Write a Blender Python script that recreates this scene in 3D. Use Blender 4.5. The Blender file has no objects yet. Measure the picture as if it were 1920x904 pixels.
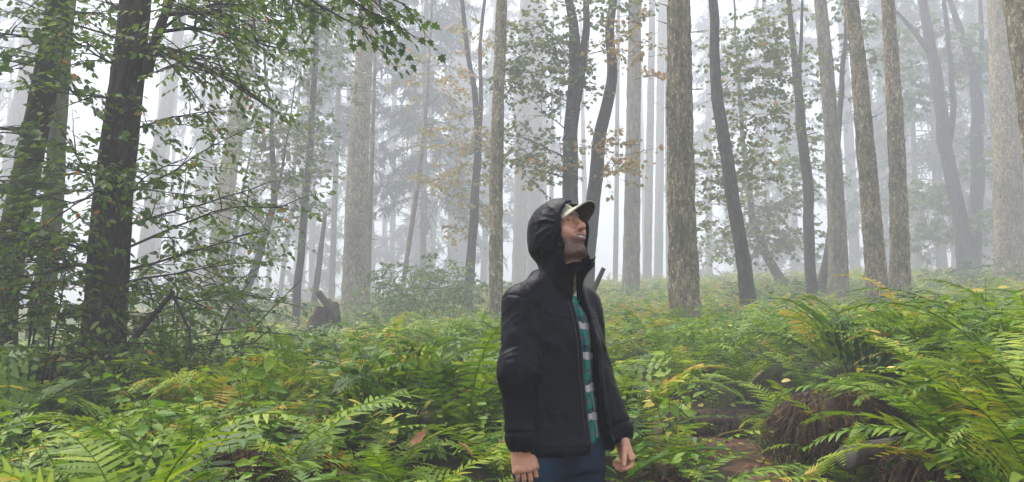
import bpy, math, random
import numpy as np
from mathutils import Vector, Matrix

random.seed(11)
RNG = np.random.default_rng(11)
SC = bpy.context.scene
COL = SC.collection
R = math.radians

# ------------------------------------------------------------------ camera, sky, sun, exposure
FPX, CX, CY = 1440.0, 960.0, 452.0          # focal length and centre in photograph pixels (1920 x 904)
CAMZ, PITCH = 1.30, R(8.0)
cam_d = bpy.data.cameras.new('camera'); cam = bpy.data.objects.new('camera', cam_d); COL.objects.link(cam)
cam_d.sensor_width = 36.0; cam_d.lens = 36.0 * FPX / 1920.0
cam_d.clip_start = 0.05; cam_d.clip_end = 1000.0
cam.location = (0, 0, CAMZ); cam.rotation_euler = (R(90) + PITCH, 0, 0)
SC.camera = cam

SUN_EL, SUN_AZ = R(64.0), R(-55.0)          # azimuth from +Y (view direction), negative = left
world = bpy.data.worlds.new('World'); SC.world = world; world.use_nodes = True
wn = world.node_tree.nodes; wl = world.node_tree.links
bg = wn['Background']
sky = wn.new('ShaderNodeTexSky'); sky.sky_type = 'NISHITA'; sky.sun_disc = False
sky.sun_elevation = SUN_EL; sky.sun_rotation = SUN_AZ
sky.air_density = 1.0; sky.dust_density = 1.6; sky.ozone_density = 1.0
hsv = wn.new('ShaderNodeHueSaturation'); hsv.inputs['Saturation'].default_value = 0.5   # overcast: nearly grey
wl.new(sky.outputs[0], hsv.inputs['Color']); wl.new(hsv.outputs[0], bg.inputs['Color'])
bg.inputs['Strength'].default_value = 0.08

sun_d = bpy.data.lights.new('sun', 'SUN'); sun_d.energy = 1.5; sun_d.angle = R(50); sun_d.color = (1.0, 0.96, 0.9)
sun = bpy.data.objects.new('sun', sun_d); COL.objects.link(sun)
_sd = Vector((math.sin(SUN_AZ) * math.cos(SUN_EL), math.cos(SUN_AZ) * math.cos(SUN_EL), math.sin(SUN_EL)))
sun.rotation_euler = _sd.to_track_quat('Z', 'Y').to_euler(); sun.location = (0, 0, 60)

SC.view_settings.view_transform = 'Standard'; SC.view_settings.look = 'None'
SC.view_settings.gamma = 1.0; SC.view_settings.use_curve_mapping = False
SC.view_settings.exposure = 2.55
SC.render.engine = 'CYCLES'
cy = SC.cycles
cy.use_denoising = True
try:
    cy.denoiser = 'OPENIMAGEDENOISE'; cy.denoising_input_passes = 'RGB_ALBEDO_NORMAL'
except Exception:
    pass
cy.max_bounces = 6; cy.diffuse_bounces = 3; cy.glossy_bounces = 2; cy.transmission_bounces = 4
cy.volume_bounces = 3; cy.transparent_max_bounces = 4
cy.sample_clamp_indirect = 6.0

# ------------------------------------------------------------------ helpers
def dm(d):
    """paced distance along the slope -> metres"""
    return float(np.interp(d, [0, 8, 16, 21, 24, 34, 40], [0, 8, 22, 43, 68, 112, 130]))

def unp(px, py, Y):
    """photograph pixel -> world point on the vertical plane y = dm(Y)"""
    Y = dm(Y)
    vx = (px - CX) / FPX; vy = (CY - py) / FPX
    s, c = math.sin(PITCH), math.cos(PITCH)
    t = Y / (c - vy * s)
    return np.array([t * vx, Y, CAMZ + t * (s + vy * c)])

def smooth(a, b, x):
    t = np.clip((x - a) / (b - a), 0, 1); return t * t * (3 - 2 * t)

def _h3(ix, iy, iz, seed):
    n = (ix.astype(np.int64) * 374761393 + iy.astype(np.int64) * 668265263 + iz.astype(np.int64) * 2147483647 + seed * 974711) & 0xffffffff
    n = ((n ^ (n >> 13)) * 1274126177) & 0xffffffff
    n = ((n ^ (n >> 15)) * 2246822519) & 0xffffffff
    return ((n ^ (n >> 16)) & 0xffff) / 65535.0

def vnoise(P, freq=1.0, seed=0):
    """value noise in -1..1"""
    Q = np.asarray(P, float) * freq
    I = np.floor(Q); f = Q - I; f = f * f * (3 - 2 * f)
    x, y, z = I[..., 0], I[..., 1], I[..., 2]
    out = 0
    for dx in (0, 1):
        wx = f[..., 0] if dx else 1 - f[..., 0]
        for dy in (0, 1):
            wy = f[..., 1] if dy else 1 - f[..., 1]
            for dz in (0, 1):
                wz = f[..., 2] if dz else 1 - f[..., 2]
                out = out + wx * wy * wz * _h3(x + dx, y + dy, z + dz, seed)
    return out * 2 - 1

def fbm(P, freq=1.0, octs=3, seed=0):
    o = 0; a = 1; s = 0
    for i in range(octs):
        o = o + a * vnoise(P, freq * 2 ** i, seed + i * 17); s += a; a *= 0.5
    return o / s

def mesh_data(name, V, groups, rnd=None, smooth_shade=False, cols=None):
    """groups: list of (m,k) int arrays of faces; rnd: list of per-face float arrays (one per group)"""
    me = bpy.data.meshes.new(name)
    V = np.ascontiguousarray(V, dtype=np.float32)
    groups = [np.asarray(g, dtype=np.int32) for g in groups if len(g)]
    me.vertices.add(len(V)); me.vertices.foreach_set('co', V.ravel())
    nl = sum(g.size for g in groups); nf = sum(len(g) for g in groups)
    me.loops.add(nl); me.polygons.add(nf)
    me.loops.foreach_set('vertex_index', np.concatenate([g.ravel() for g in groups]))
    tot = np.concatenate([np.full(len(g), g.shape[1], np.int32) for g in groups])
    start = np.concatenate([[0], np.cumsum(tot)[:-1]]).astype(np.int32)
    me.polygons.foreach_set('loop_start', start)
    if smooth_shade:
        me.polygons.foreach_set('use_smooth', np.ones(nf, dtype=bool))
    if rnd is not None:
        at = me.attributes.new('rnd', 'FLOAT', 'FACE')
        at.data.foreach_set('value', np.concatenate([np.asarray(r, dtype=np.float32).ravel() for r in rnd]))
    if cols is not None:
        at = me.attributes.new('tint', 'FLOAT_COLOR', 'POINT')
        c4 = np.ones((len(V), 4), np.float32); c4[:, :3] = cols
        at.data.foreach_set('color', c4.ravel())
    me.update(calc_edges=True)
    return me

def link(name, me, mat=None, parent=None):
    o = bpy.data.objects.new(name, me); COL.objects.link(o)
    if mat is not None and me is not None and not me.materials:
        me.materials.append(mat)
    if parent is not None: o.parent = parent
    return o

def empty(name, loc=(0, 0, 0), rz=0):
    o = bpy.data.objects.new(name, None); COL.objects.link(o)
    o.location = loc; o.rotation_euler = (0, 0, rz); o.empty_display_size = 0.2
    return o

def tag(o, label=None, cat=None, group=None, kind=None):
    if label: o['label'] = label
    if cat: o['category'] = cat
    if group: o['group'] = group
    if kind: o['kind'] = kind
    return o

# ------------------------------------------------------------------ materials
def new_mat(name):
    m = bpy.data.materials.new(name); m.use_nodes = True
    nt = m.node_tree; return m, nt.nodes, nt.links, nt.nodes['Principled BSDF']

def ramp(nodes, stops, interp='LINEAR'):
    r = nodes.new('ShaderNodeValToRGB'); r.color_ramp.interpolation = interp
    el = r.color_ramp.elements
    while len(el) < len(stops): el.new(0.5)
    for e, (p, c) in zip(el, stops):
        e.position = p; e.color = (*c, 1)
    return r

def leaf_mat(name, stops, trans=0.35, rough=0.45, obj_var=0.45, spec=0.35):
    m, n, l, b = new_mat(name)
    at = n.new('ShaderNodeAttribute'); at.attribute_name = 'rnd'
    oi = n.new('ShaderNodeObjectInfo')
    ma = n.new('ShaderNodeMath'); ma.operation = 'MULTIPLY_ADD'
    sb = n.new('ShaderNodeMath'); sb.operation = 'SUBTRACT'; sb.inputs[1].default_value = 0.5
    l.new(oi.outputs['Random'], sb.inputs[0])
    l.new(sb.outputs[0], ma.inputs[0]); ma.inputs[1].default_value = obj_var
    l.new(at.outputs['Fac'], ma.inputs[2])
    rp = ramp(n, stops); l.new(ma.outputs[0], rp.inputs[0])
    nz = n.new('ShaderNodeTexNoise'); nz.inputs['Scale'].default_value = 60; nz.inputs['Detail'].default_value = 2
    mx = n.new('ShaderNodeMix'); mx.data_type = 'RGBA'; mx.blend_type = 'MULTIPLY'
    mx.inputs['Factor'].default_value = 0.5
    tc = n.new('ShaderNodeTexCoord'); l.new(tc.outputs['Object'], nz.inputs['Vector'])
    g = ramp(n, [(0.25, (0.55, 0.55, 0.5)), (0.75, (1.25, 1.25, 1.2))]); l.new(nz.outputs[0], g.inputs[0])
    l.new(rp.outputs[0], mx.inputs['A']); l.new(g.outputs[0], mx.inputs['B'])
    l.new(mx.outputs['Result'], b.inputs['Base Color'])
    b.inputs['Roughness'].default_value = rough; b.inputs['Specular IOR Level'].default_value = spec
    tr = n.new('ShaderNodeBsdfTranslucent'); l.new(mx.outputs['Result'], tr.inputs['Color'])
    ms = n.new('ShaderNodeMixShader'); ms.inputs[0].default_value = trans
    l.new(b.outputs[0], ms.inputs[1]); l.new(tr.outputs[0], ms.inputs[2])
    l.new(ms.outputs[0], n['Material Output'].inputs['Surface'])
    return m

def bark_mat(name, dark, light, fleck=None, fleck_amt=0.5, moss=None, moss_lo=0.5, scale=6.0, stretch=0.25, bump=0.6, dist=0.02, plates=0):
    m, n, l, b = new_mat(name)
    tc = n.new('ShaderNodeTexCoord'); mp = n.new('ShaderNodeMapping'); mp.inputs['Scale'].default_value = (1, 1, stretch)
    l.new(tc.outputs['Object'], mp.inputs[0])
    nz = n.new('ShaderNodeTexNoise'); nz.inputs['Scale'].default_value = scale; nz.inputs['Detail'].default_value = 6
    nz.inputs['Roughness'].default_value = 0.65
    l.new(mp.outputs[0], nz.inputs['Vector'])
    rp = ramp(n, [(0.35, dark), (0.65, light)]); l.new(nz.outputs[0], rp.inputs[0])
    vo = n.new('ShaderNodeTexVoronoi'); vo.inputs['Scale'].default_value = scale * 2.2; l.new(mp.outputs[0], vo.inputs['Vector'])
    cur = rp.outputs[0]
    if fleck:
        n2 = n.new('ShaderNodeTexNoise'); n2.inputs['Scale'].default_value = scale * 2.4; n2.inputs['Detail'].default_value = 3
        mp2 = n.new('ShaderNodeMapping'); mp2.inputs['Scale'].default_value = (1, 1, 0.6); l.new(tc.outputs['Object'], mp2.inputs[0])
        l.new(mp2.outputs[0], n2.inputs['Vector'])
        r2 = ramp(n, [(0.56, (0, 0, 0)), (0.64, (fleck_amt,) * 3)]); l.new(n2.outputs[0], r2.inputs[0])
        mx = n.new('ShaderNodeMix'); mx.data_type = 'RGBA'; mx.inputs['B'].default_value = (*fleck, 1)
        l.new(r2.outputs[0], mx.inputs['Factor']); l.new(cur, mx.inputs['A']); cur = mx.outputs['Result']
    if moss:
        n3 = n.new('ShaderNodeTexNoise'); n3.inputs['Scale'].default_value = 2.2; n3.inputs['Detail'].default_value = 5
        l.new(tc.outputs['Object'], n3.inputs['Vector'])
        r3 = ramp(n, [(moss_lo, (0, 0, 0)), (moss_lo + 0.15, (0.9, 0.9, 0.9))]); l.new(n3.outputs[0], r3.inputs[0])
        mx = n.new('ShaderNodeMix'); mx.data_type = 'RGBA'; mx.inputs['B'].default_value = (*moss, 1)
        l.new(r3.outputs[0], mx.inputs['Factor']); l.new(cur, mx.inputs['A']); cur = mx.outputs['Result']
    nl_ = n.new('ShaderNodeTexNoise'); nl_.inputs['Scale'].default_value = 0.9; nl_.inputs['Detail'].default_value = 4; l.new(mp.outputs[0], nl_.inputs['Vector'])
    rl_ = ramp(n, [(0.3, (.55, .56, .55)), (0.5, (.95, .95, .92)), (0.7, (1.3, 1.27, 1.2))]); l.new(nl_.outputs[0], rl_.inputs[0])
    ml_ = n.new('ShaderNodeMix'); ml_.data_type = 'RGBA'; ml_.blend_type = 'MULTIPLY'; ml_.inputs['Factor'].default_value = .85
    l.new(cur, ml_.inputs['A']); l.new(rl_.outputs[0], ml_.inputs['B']); cur = ml_.outputs['Result']
    l.new(cur, b.inputs['Base Color']); b.inputs['Roughness'].default_value = 0.9; b.inputs['Specular IOR Level'].default_value = 0.2
    bp = n.new('ShaderNodeBump'); bp.inputs['Strength'].default_value = bump; bp.inputs['Distance'].default_value = dist
    hsock = nz.outputs[0]
    if plates:                                        # bark plates parted by dark furrows
        mp4 = n.new('ShaderNodeMapping'); mp4.inputs['Scale'].default_value = (1, 1, .26); l.new(tc.outputs['Object'], mp4.inputs[0])
        ad = n.new('ShaderNodeMix'); ad.data_type = 'RGBA'; ad.blend_type = 'ADD'; ad.inputs['Factor'].default_value = .22
        l.new(mp4.outputs[0], ad.inputs['A']); l.new(nz.outputs['Color'], ad.inputs['B'])
        v2 = n.new('ShaderNodeTexVoronoi'); v2.feature = 'DISTANCE_TO_EDGE'; v2.inputs['Scale'].default_value = plates; l.new(ad.outputs['Result'], v2.inputs['Vector'])
        r4 = ramp(n, [(0.0, (.22, .2, .18)), (0.10, (.75, .74, .72)), (0.3, (1.15, 1.15, 1.12))]); l.new(v2.outputs['Distance'], r4.inputs[0])
        m4 = n.new('ShaderNodeMix'); m4.data_type = 'RGBA'; m4.blend_type = 'MULTIPLY'; m4.inputs['Factor'].default_value = .62
        l.new(cur, m4.inputs['A']); l.new(r4.outputs[0], m4.inputs['B']); l.new(m4.outputs['Result'], b.inputs['Base Color'])
        sm = n.new('ShaderNodeMath'); sm.operation = 'MULTIPLY_ADD'; sm.inputs[1].default_value = 3.0; l.new(v2.outputs['Distance'], sm.inputs[0]); l.new(nz.outputs[0], sm.inputs[2]); hsock = sm.outputs[0]
    l.new(hsock, bp.inputs['Height']); l.new(bp.outputs[0], b.inputs['Normal'])
    return m

M = {}
M['fern'] = leaf_mat('fern_green', [(0.0, (0.022, 0.06, 0.002)), (0.35, (0.09, 0.18, 0.004)), (0.7, (0.23, 0.34, 0.006)), (0.92, (0.37, 0.42, 0.01)), (1.0, (0.46, 0.30, 0.02))], 0.4)
M['fern_old'] = leaf_mat('fern_old', [(0.0, (0.10, 0.10, 0.012)), (0.5, (0.27, 0.22, 0.02)), (1.0, (0.36, 0.19, 0.04))], 0.35)
M['fern_dead'] = leaf_mat('fern_dead', [(0.0, (0.02, 0.012, 0.007)), (0.5, (0.055, 0.030, 0.015)), (1.0, (0.13, 0.075, 0.035))], 0.15, 0.7, spec=0.15)
M['herb'] = leaf_mat('herb_leaf', [(0.0, (0.035, 0.10, 0.003)), (0.5, (0.125, 0.25, 0.005)), (0.85, (0.27, 0.38, 0.01)), (0.97, (0.45, 0.43, 0.03)), (1.0, (0.65, 0.52, 0.10))], 0.4)
M['leaf_dark'] = leaf_mat('tree_leaf_dark', [(0.0, (0.04, 0.085, 0.008)), (0.6, (0.11, 0.19, 0.012)), (0.9, (0.20, 0.28, 0.02)), (0.97, (0.30, 0.30, 0.03)), (1.0, (0.40, 0.20, 0.03))], 0.5)
M['leaf_pale'] = leaf_mat('tree_leaf_pale', [(0.0, (0.09, 0.14, 0.025)), (0.7, (0.19, 0.23, 0.04)), (0.9, (0.30, 0.27, 0.05)), (1.0, (0.46, 0.26, 0.06))], 0.4)
M['leaf_orange'] = leaf_mat('tree_leaf_autumn', [(0.0, (0.14, 0.17, 0.03)), (0.4, (0.30, 0.25, 0.05)), (0.75, (0.48, 0.30, 0.06)), (1.0, (0.50, 0.20, 0.05))], 0.4)
M['needle'] = leaf_mat('conifer_needle', [(0.0, (0.012, 0.03, 0.018)), (1.0, (0.03, 0.06, 0.03))], 0.15)
M['shrub'] = leaf_mat('shrub_leaf', [(0.0, (0.06, 0.12, 0.012)), (0.7, (0.13, 0.21, 0.02)), (0.95, (0.22, 0.28, 0.03)), (1.0, (0.40, 0.30, 0.05))], 0.45)
M['yellow'] = leaf_mat('yellow_leaf', [(0.0, (0.45, 0.33, 0.04)), (1.0, (0.70, 0.58, 0.18))], 0.35)
M['litter'] = leaf_mat('fallen_leaf_brown', [(0.0, (0.10, 0.04, 0.015)), (0.6, (0.27, 0.10, 0.03)), (1.0, (0.40, 0.22, 0.07))], 0.2, 0.7)
M['fir_bark'] = bark_mat('fir_bark', (0.15, 0.108, 0.062), (0.46, 0.36, 0.22), fleck=(0.66, 0.60, 0.42), fleck_amt=0.9, moss=(0.16, 0.17, 0.06), moss_lo=0.53, scale=9, stretch=0.35, bump=0.9, dist=0.05, plates=10)
M['grey_bark'] = bark_mat('grey_bark', (0.085, 0.068, 0.045), (0.23, 0.19, 0.13), fleck=(0.40, 0.37, 0.26), fleck_amt=0.4, scale=6, stretch=0.3, plates=7)
M['maple_bark'] = bark_mat('maple_bark', (0.022, 0.018, 0.014), (0.075, 0.06, 0.045), fleck=(0.13, 0.13, 0.10), fleck_amt=0.4, moss=(0.035, 0.05, 0.012), moss_lo=0.6, scale=7, stretch=0.3, plates=11)
M['moss_bark'] = bark_mat('mossy_bark', (0.025, 0.02, 0.014), (0.08, 0.06, 0.04), moss=(0.075, 0.115, 0.015), moss_lo=0.42, scale=7, stretch=0.4)
M['twig'] = bark_mat('twig_bark', (0.018, 0.014, 0.011), (0.05, 0.038, 0.03), scale=14)
M['stem_green'] = bark_mat('green_stem', (0.03, 0.05, 0.012), (0.07, 0.085, 0.02), scale=14)
M['rot_wood'] = bark_mat('rotten_wood', (0.016, 0.011, 0.008), (0.065, 0.040, 0.024), moss=(0.07, 0.10, 0.015), moss_lo=0.52, scale=8, stretch=0.3, bump=0.9, dist=0.04)
M['log'] = bark_mat('grey_log', (0.07, 0.06, 0.05), (0.20, 0.175, 0.15), scale=7, stretch=0.2)

# ground: dark humus with moss and litter; path: trodden brown earth
def ground_mat(name, c0, c1, c2, sc):
    m, n, l, b = new_mat(name)
    tc = n.new('ShaderNodeTexCoord')
    nz = n.new('ShaderNodeTexNoise'); nz.inputs['Scale'].default_value = sc; nz.inputs['Detail'].default_value = 8; nz.inputs['Roughness'].default_value = 0.7
    l.new(tc.outputs['Object'], nz.inputs['Vector'])
    rp = ramp(n, [(0.3, c0), (0.5, c1), (0.72, c2)]); l.new(nz.outputs[0], rp.inputs[0])
    l.new(rp.outputs[0], b.inputs['Base Color']); b.inputs['Roughness'].default_value = 0.95; b.inputs['Specular IOR Level'].default_value = 0.15
    bp = n.new('ShaderNodeBump'); bp.inputs['Strength'].default_value = 0.8; bp.inputs['Distance'].default_value = 0.04
    l.new(nz.outputs[0], bp.inputs['Height']); l.new(bp.outputs[0], b.inputs['Normal'])
    return m
M['ground'] = ground_mat('forest_floor', (0.012, 0.010, 0.006), (0.035, 0.03, 0.014), (0.035, 0.06, 0.015), 3.0)
M['path'] = ground_mat('path_earth', (0.04, 0.022, 0.013), (0.105, 0.058, 0.033), (0.19, 0.115, 0.07), 9.0)

# ------------------------------------------------------------------ terrain
PATH = np.array([(-0.4, -4.0), (0.15, 0.0), (0.85, 2.2), (1.55, 4.2), (1.95, 5.6), (1.85, 6.9), (1.1, 8.0), (-0.8, 8.9), (-4.0, 9.6), (-9, 10.0)])
_PY = np.array([-90, -10, 0, 3, 5, 6, 8, 12, 18.5, 28, 44, 70, 110, 170.0]); _PZ = np.array([-2.5, -0.4, 0, 0.10, 0.40, 0.46, 0.54, 0.80, 1.25, 2.15, 3.85, 6.5, 9.3, 11.0])

def path_dist(x, y):
    best = np.full(np.shape(x), 1e9); side = np.zeros(np.shape(x))
    for (ax, ay), (bx, by) in zip(PATH[:-1], PATH[1:]):
        dx, dy = bx - ax, by - ay
        t = np.clip(((x - ax) * dx + (y - ay) * dy) / (dx * dx + dy * dy), 0, 1)
        ex, ey = x - ax - t * dx, y - ay - t * dy
        d = np.hypot(ex, ey); u = d < best
        best = np.where(u, d, best); side = np.where(u, np.sign(dx * ey - dy * ex), side)   # + = left of the walking direction
    return best, side

def hgt(x, y):
    x = np.asarray(x, float); y = np.asarray(y, float)
    z = np.interp(y, _PY, _PZ)
    # soften the profile's corners
    z = 0.5 * z + 0.25 * (np.interp(y - 1.5, _PY, _PZ) + np.interp(y + 1.5, _PY, _PZ))
    z = z + np.clip(np.where(x < 0, 0.085, 0.045) * x, -1.7, 1.1) * smooth(7, 14, y)
    d, s = path_dist(x, y)
    right = 0.64 * smooth(0.42, 1.05, d) * np.exp(-(np.maximum(d - 1.5, 0) / 7.0) ** 2) * smooth(1.2, 3.0, y) * np.where(y > 7.6, 0.55, 1.0)
    left = 0.14 * smooth(0.45, 1.6, d) * np.exp(-(np.maximum(d - 1.5, 0) / 5.0) ** 2) * smooth(16, 8, y) * (1 - 0.8 * np.exp(-((x - .14) ** 2 + (y - 2.75) ** 2) / 0.5))
    z = z + np.where(s < 0, right, left)
    z = z + smooth(0.4, 1.5, d) * (0.06 * np.sin(x * 1.7 + y * .6) * np.sin(y * 1.3 - x * .4) + 0.10 * np.sin(x * .45 + 1) * np.sin(y * .37))
    w = np.exp(-np.maximum(np.hypot(x - .168, y - 2.95) - .2, 0) ** 2 / .12)      # the trodden spot where the man stands
    return z * (1 - w)

xs = np.concatenate([np.linspace(-230, -16, 50)[:-1], np.linspace(-16, 16, 161), np.linspace(16, 230, 50)[1:]])
ys = np.concatenate([np.linspace(-60, -4, 16)[:-1], np.linspace(-4, 24, 170), np.linspace(24, 120, 80)[1:], np.linspace(120, 340, 30)[1:]])
GX, GY = np.meshgrid(xs, ys, indexing='ij')
GZ = hgt(GX, GY)
_pd, _ = path_dist(GX, GY)
GZ = GZ + smooth(0.45, 0.9, _pd) * 0.05 * fbm(np.stack([GX, GY, GX * 0], -1), 1.6, 3, 5)
nx, ny = GX.shape
idx = np.arange(nx * ny).reshape(nx, ny)
Fq = np.stack([idx[:-1, :-1], idx[1:, :-1], idx[1:, 1:], idx[:-1, 1:]], -1).reshape(-1, 4)
tag(link('ground', mesh_data('ground', np.stack([GX, GY, GZ], -1).reshape(-1, 3), [Fq], smooth_shade=True), M['ground']), kind='structure')
# the trodden path, a ragged strip a few mm above the ground
pts = []
for (a, b_) in zip(PATH[:-1], PATH[1:]):
    for t in np.arange(0, 1, 0.05): pts.append(a + (b_ - a) * t)
pts = np.array(pts)
for _ in range(8): pts[1:-1] = 0.25 * pts[:-2] + 0.5 * pts[1:-1] + 0.25 * pts[2:]
tan = np.gradient(pts, axis=0); tan /= np.linalg.norm(tan, axis=1, keepdims=True)
nor = np.stack([-tan[:, 1], tan[:, 0]], -1)
W = np.linspace(-1, 1, 9)
hw = 0.35 + 0.06 * np.sin(np.arange(len(pts)) * .7) + 0.04 * RNG.standard_normal(len(pts))
PV = pts[:, None, :] + nor[:, None, :] * (W[None, :, None] * hw[:, None, None])
PZ_ = hgt(PV[..., 0], PV[..., 1]) + 0.012 - 0.02 * (np.abs(W) > .99)[None, :]
PVV = np.concatenate([PV, PZ_[..., None]], -1)
i2 = np.arange(PVV.shape[0] * 9).reshape(-1, 9)
PF = np.stack([i2[:-1, :-1], i2[:-1, 1:], i2[1:, 1:], i2[1:, :-1]], -1).reshape(-1, 4)[:, ::-1]
tag(link('path', mesh_data('path', PVV.reshape(-1, 3), [PF], smooth_shade=True), M['path']), kind='structure')

# ------------------------------------------------------------------ tubes, leaves, branches
def tubes(lines, nsides=5):
    """lines: list of (pts (n,3), radii (n,)) -> V, quads (merged)"""
    Vs, Fs = [], []; off = 0
    for P, r in lines:
        P = np.asarray(P, float); r = np.asarray(r, float); n = len(P)
        T = np.gradient(P, axis=0); T /= np.linalg.norm(T, axis=1, keepdims=True) + 1e-9
        ref = np.array([0, 0, 1.0]) if abs(T[n // 2][2]) < 0.8 else np.array([1.0, 0, 0])
        S = np.cross(T, ref); S /= np.linalg.norm(S, axis=1, keepdims=True) + 1e-9
        U = np.cross(S, T)
        a = np.linspace(0, 2 * np.pi, nsides, endpoint=False)
        ring = P[:, None, :] + r[:, None, None] * (np.cos(a)[None, :, None] * S[:, None, :] + np.sin(a)[None, :, None] * U[:, None, :])
        Vs.append(ring.reshape(-1, 3))
        k = np.arange(n * nsides).reshape(n, nsides) + off; k2 = np.roll(k, -1, axis=1)
        Fs.append(np.stack([k[:-1], k2[:-1], k2[1:], k[1:]], -1).reshape(-1, 4)); off += n * nsides
    return np.concatenate(Vs), np.concatenate(Fs)

# leaf templates: (x along, y across, z up) unit length; each list of faces
OVATE_V = np.array([(0, 0, 0), (.28, -.25, .07), (.68, -.2, .05), (1, 0, -.04), (.68, .2, .05), (.28, .25, .07)])
OVATE_F = np.array([(0, 1, 2, 3), (0, 3, 4, 5)])
_h = [(0, 0), (-.07, .24), (.08, .33), (.26, .50), (.42, .36), (.60, .34), (.72, .18)]
MAPLE_V = np.array([(x, -y, .10 * abs(y)) for x, y in _h] + [(1, 0, -.06)] + [(x, y, .10 * abs(y)) for x, y in _h[:0:-1]])
MAPLE_F = np.array([(0, 1, 2, 3, 4, 5, 6, 7), (0, 7, 8, 9, 10, 11, 12, 13)])
KITE_V = np.array([(0, 0, 0), (.45, -.3, .05), (1, 0, 0), (.45, .3, .05)]); KITE_F = np.array([(0, 1, 2, 3)])
_b = [(0, 0), (.08, .17), (.22, .29), (.27, .27), (.42, .31), (.47, .27), (.62, .24), (.67, .19), (.82, .12), (.86, .075)]
BROAD_V = np.array([(x, -y, .16 * y - .10 * x * x) for x, y in _b] + [(1, 0, -.13)] + [(x, y, .16 * y - .10 * x * x) for x, y in _b[:0:-1]])
BROAD_F = np.array([tuple(range(0, 11)), (0,) + tuple(range(10, 20))])
_s = [(0, 0), (-.12, .26), (.06, .24), (.24, .54), (.36, .26), (.62, .32), (.66, .12)]
STAR_V = np.array([(x, -y, .22 * abs(y) - .1 * x * x) for x, y in _s] + [(1, 0, -.14)] + [(x, y, .22 * abs(y) - .1 * x * x) for x, y in _s[:0:-1]])
TPL = {'star': (STAR_V, MAPLE_F), 'broad': (BROAD_V, BROAD_F), 'ovate': (OVATE_V, OVATE_F), 'maple': (MAPLE_V, MAPLE_F), 'kite': (KITE_V, KITE_F)}

def leaf_geo(P, D, N, size, tpl):
    TV, TF = TPL[tpl]
    P = np.asarray(P); D = np.asarray(D); N = np.asarray(N); size = np.asarray(size)
    D = D / (np.linalg.norm(D, axis=1, keepdims=True) + 1e-9)
    S = np.cross(N, D); S /= np.linalg.norm(S, axis=1, keepdims=True) + 1e-9
    U = np.cross(D, S)
    V = P[:, None, :] + size[:, None, None] * (TV[None, :, 0, None] * D[:, None, :] + TV[None, :, 1, None] * S[:, None, :] + TV[None, :, 2, None] * U[:, None, :])
    F = TF[None] + (np.arange(len(P)) * len(TV))[:, None, None]
    return V.reshape(-1, 3), F.reshape(-1, TF.shape[1]), len(TF)

def bez(a, b, c, n):
    t = np.linspace(0, 1, n)[:, None]
    return (1 - t) ** 2 * a + 2 * t * (1 - t) * b + t * t * c

def wob(P, amp, rng):
    Q = P.copy(); n = len(P)
    if n > 2:
        w = rng.standard_normal((n, 3)) * amp; w[0] = 0
        w[1:-1] = (w[:-2] + w[1:-1] + w[2:]) / 3
        Q += w
    return Q

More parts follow.
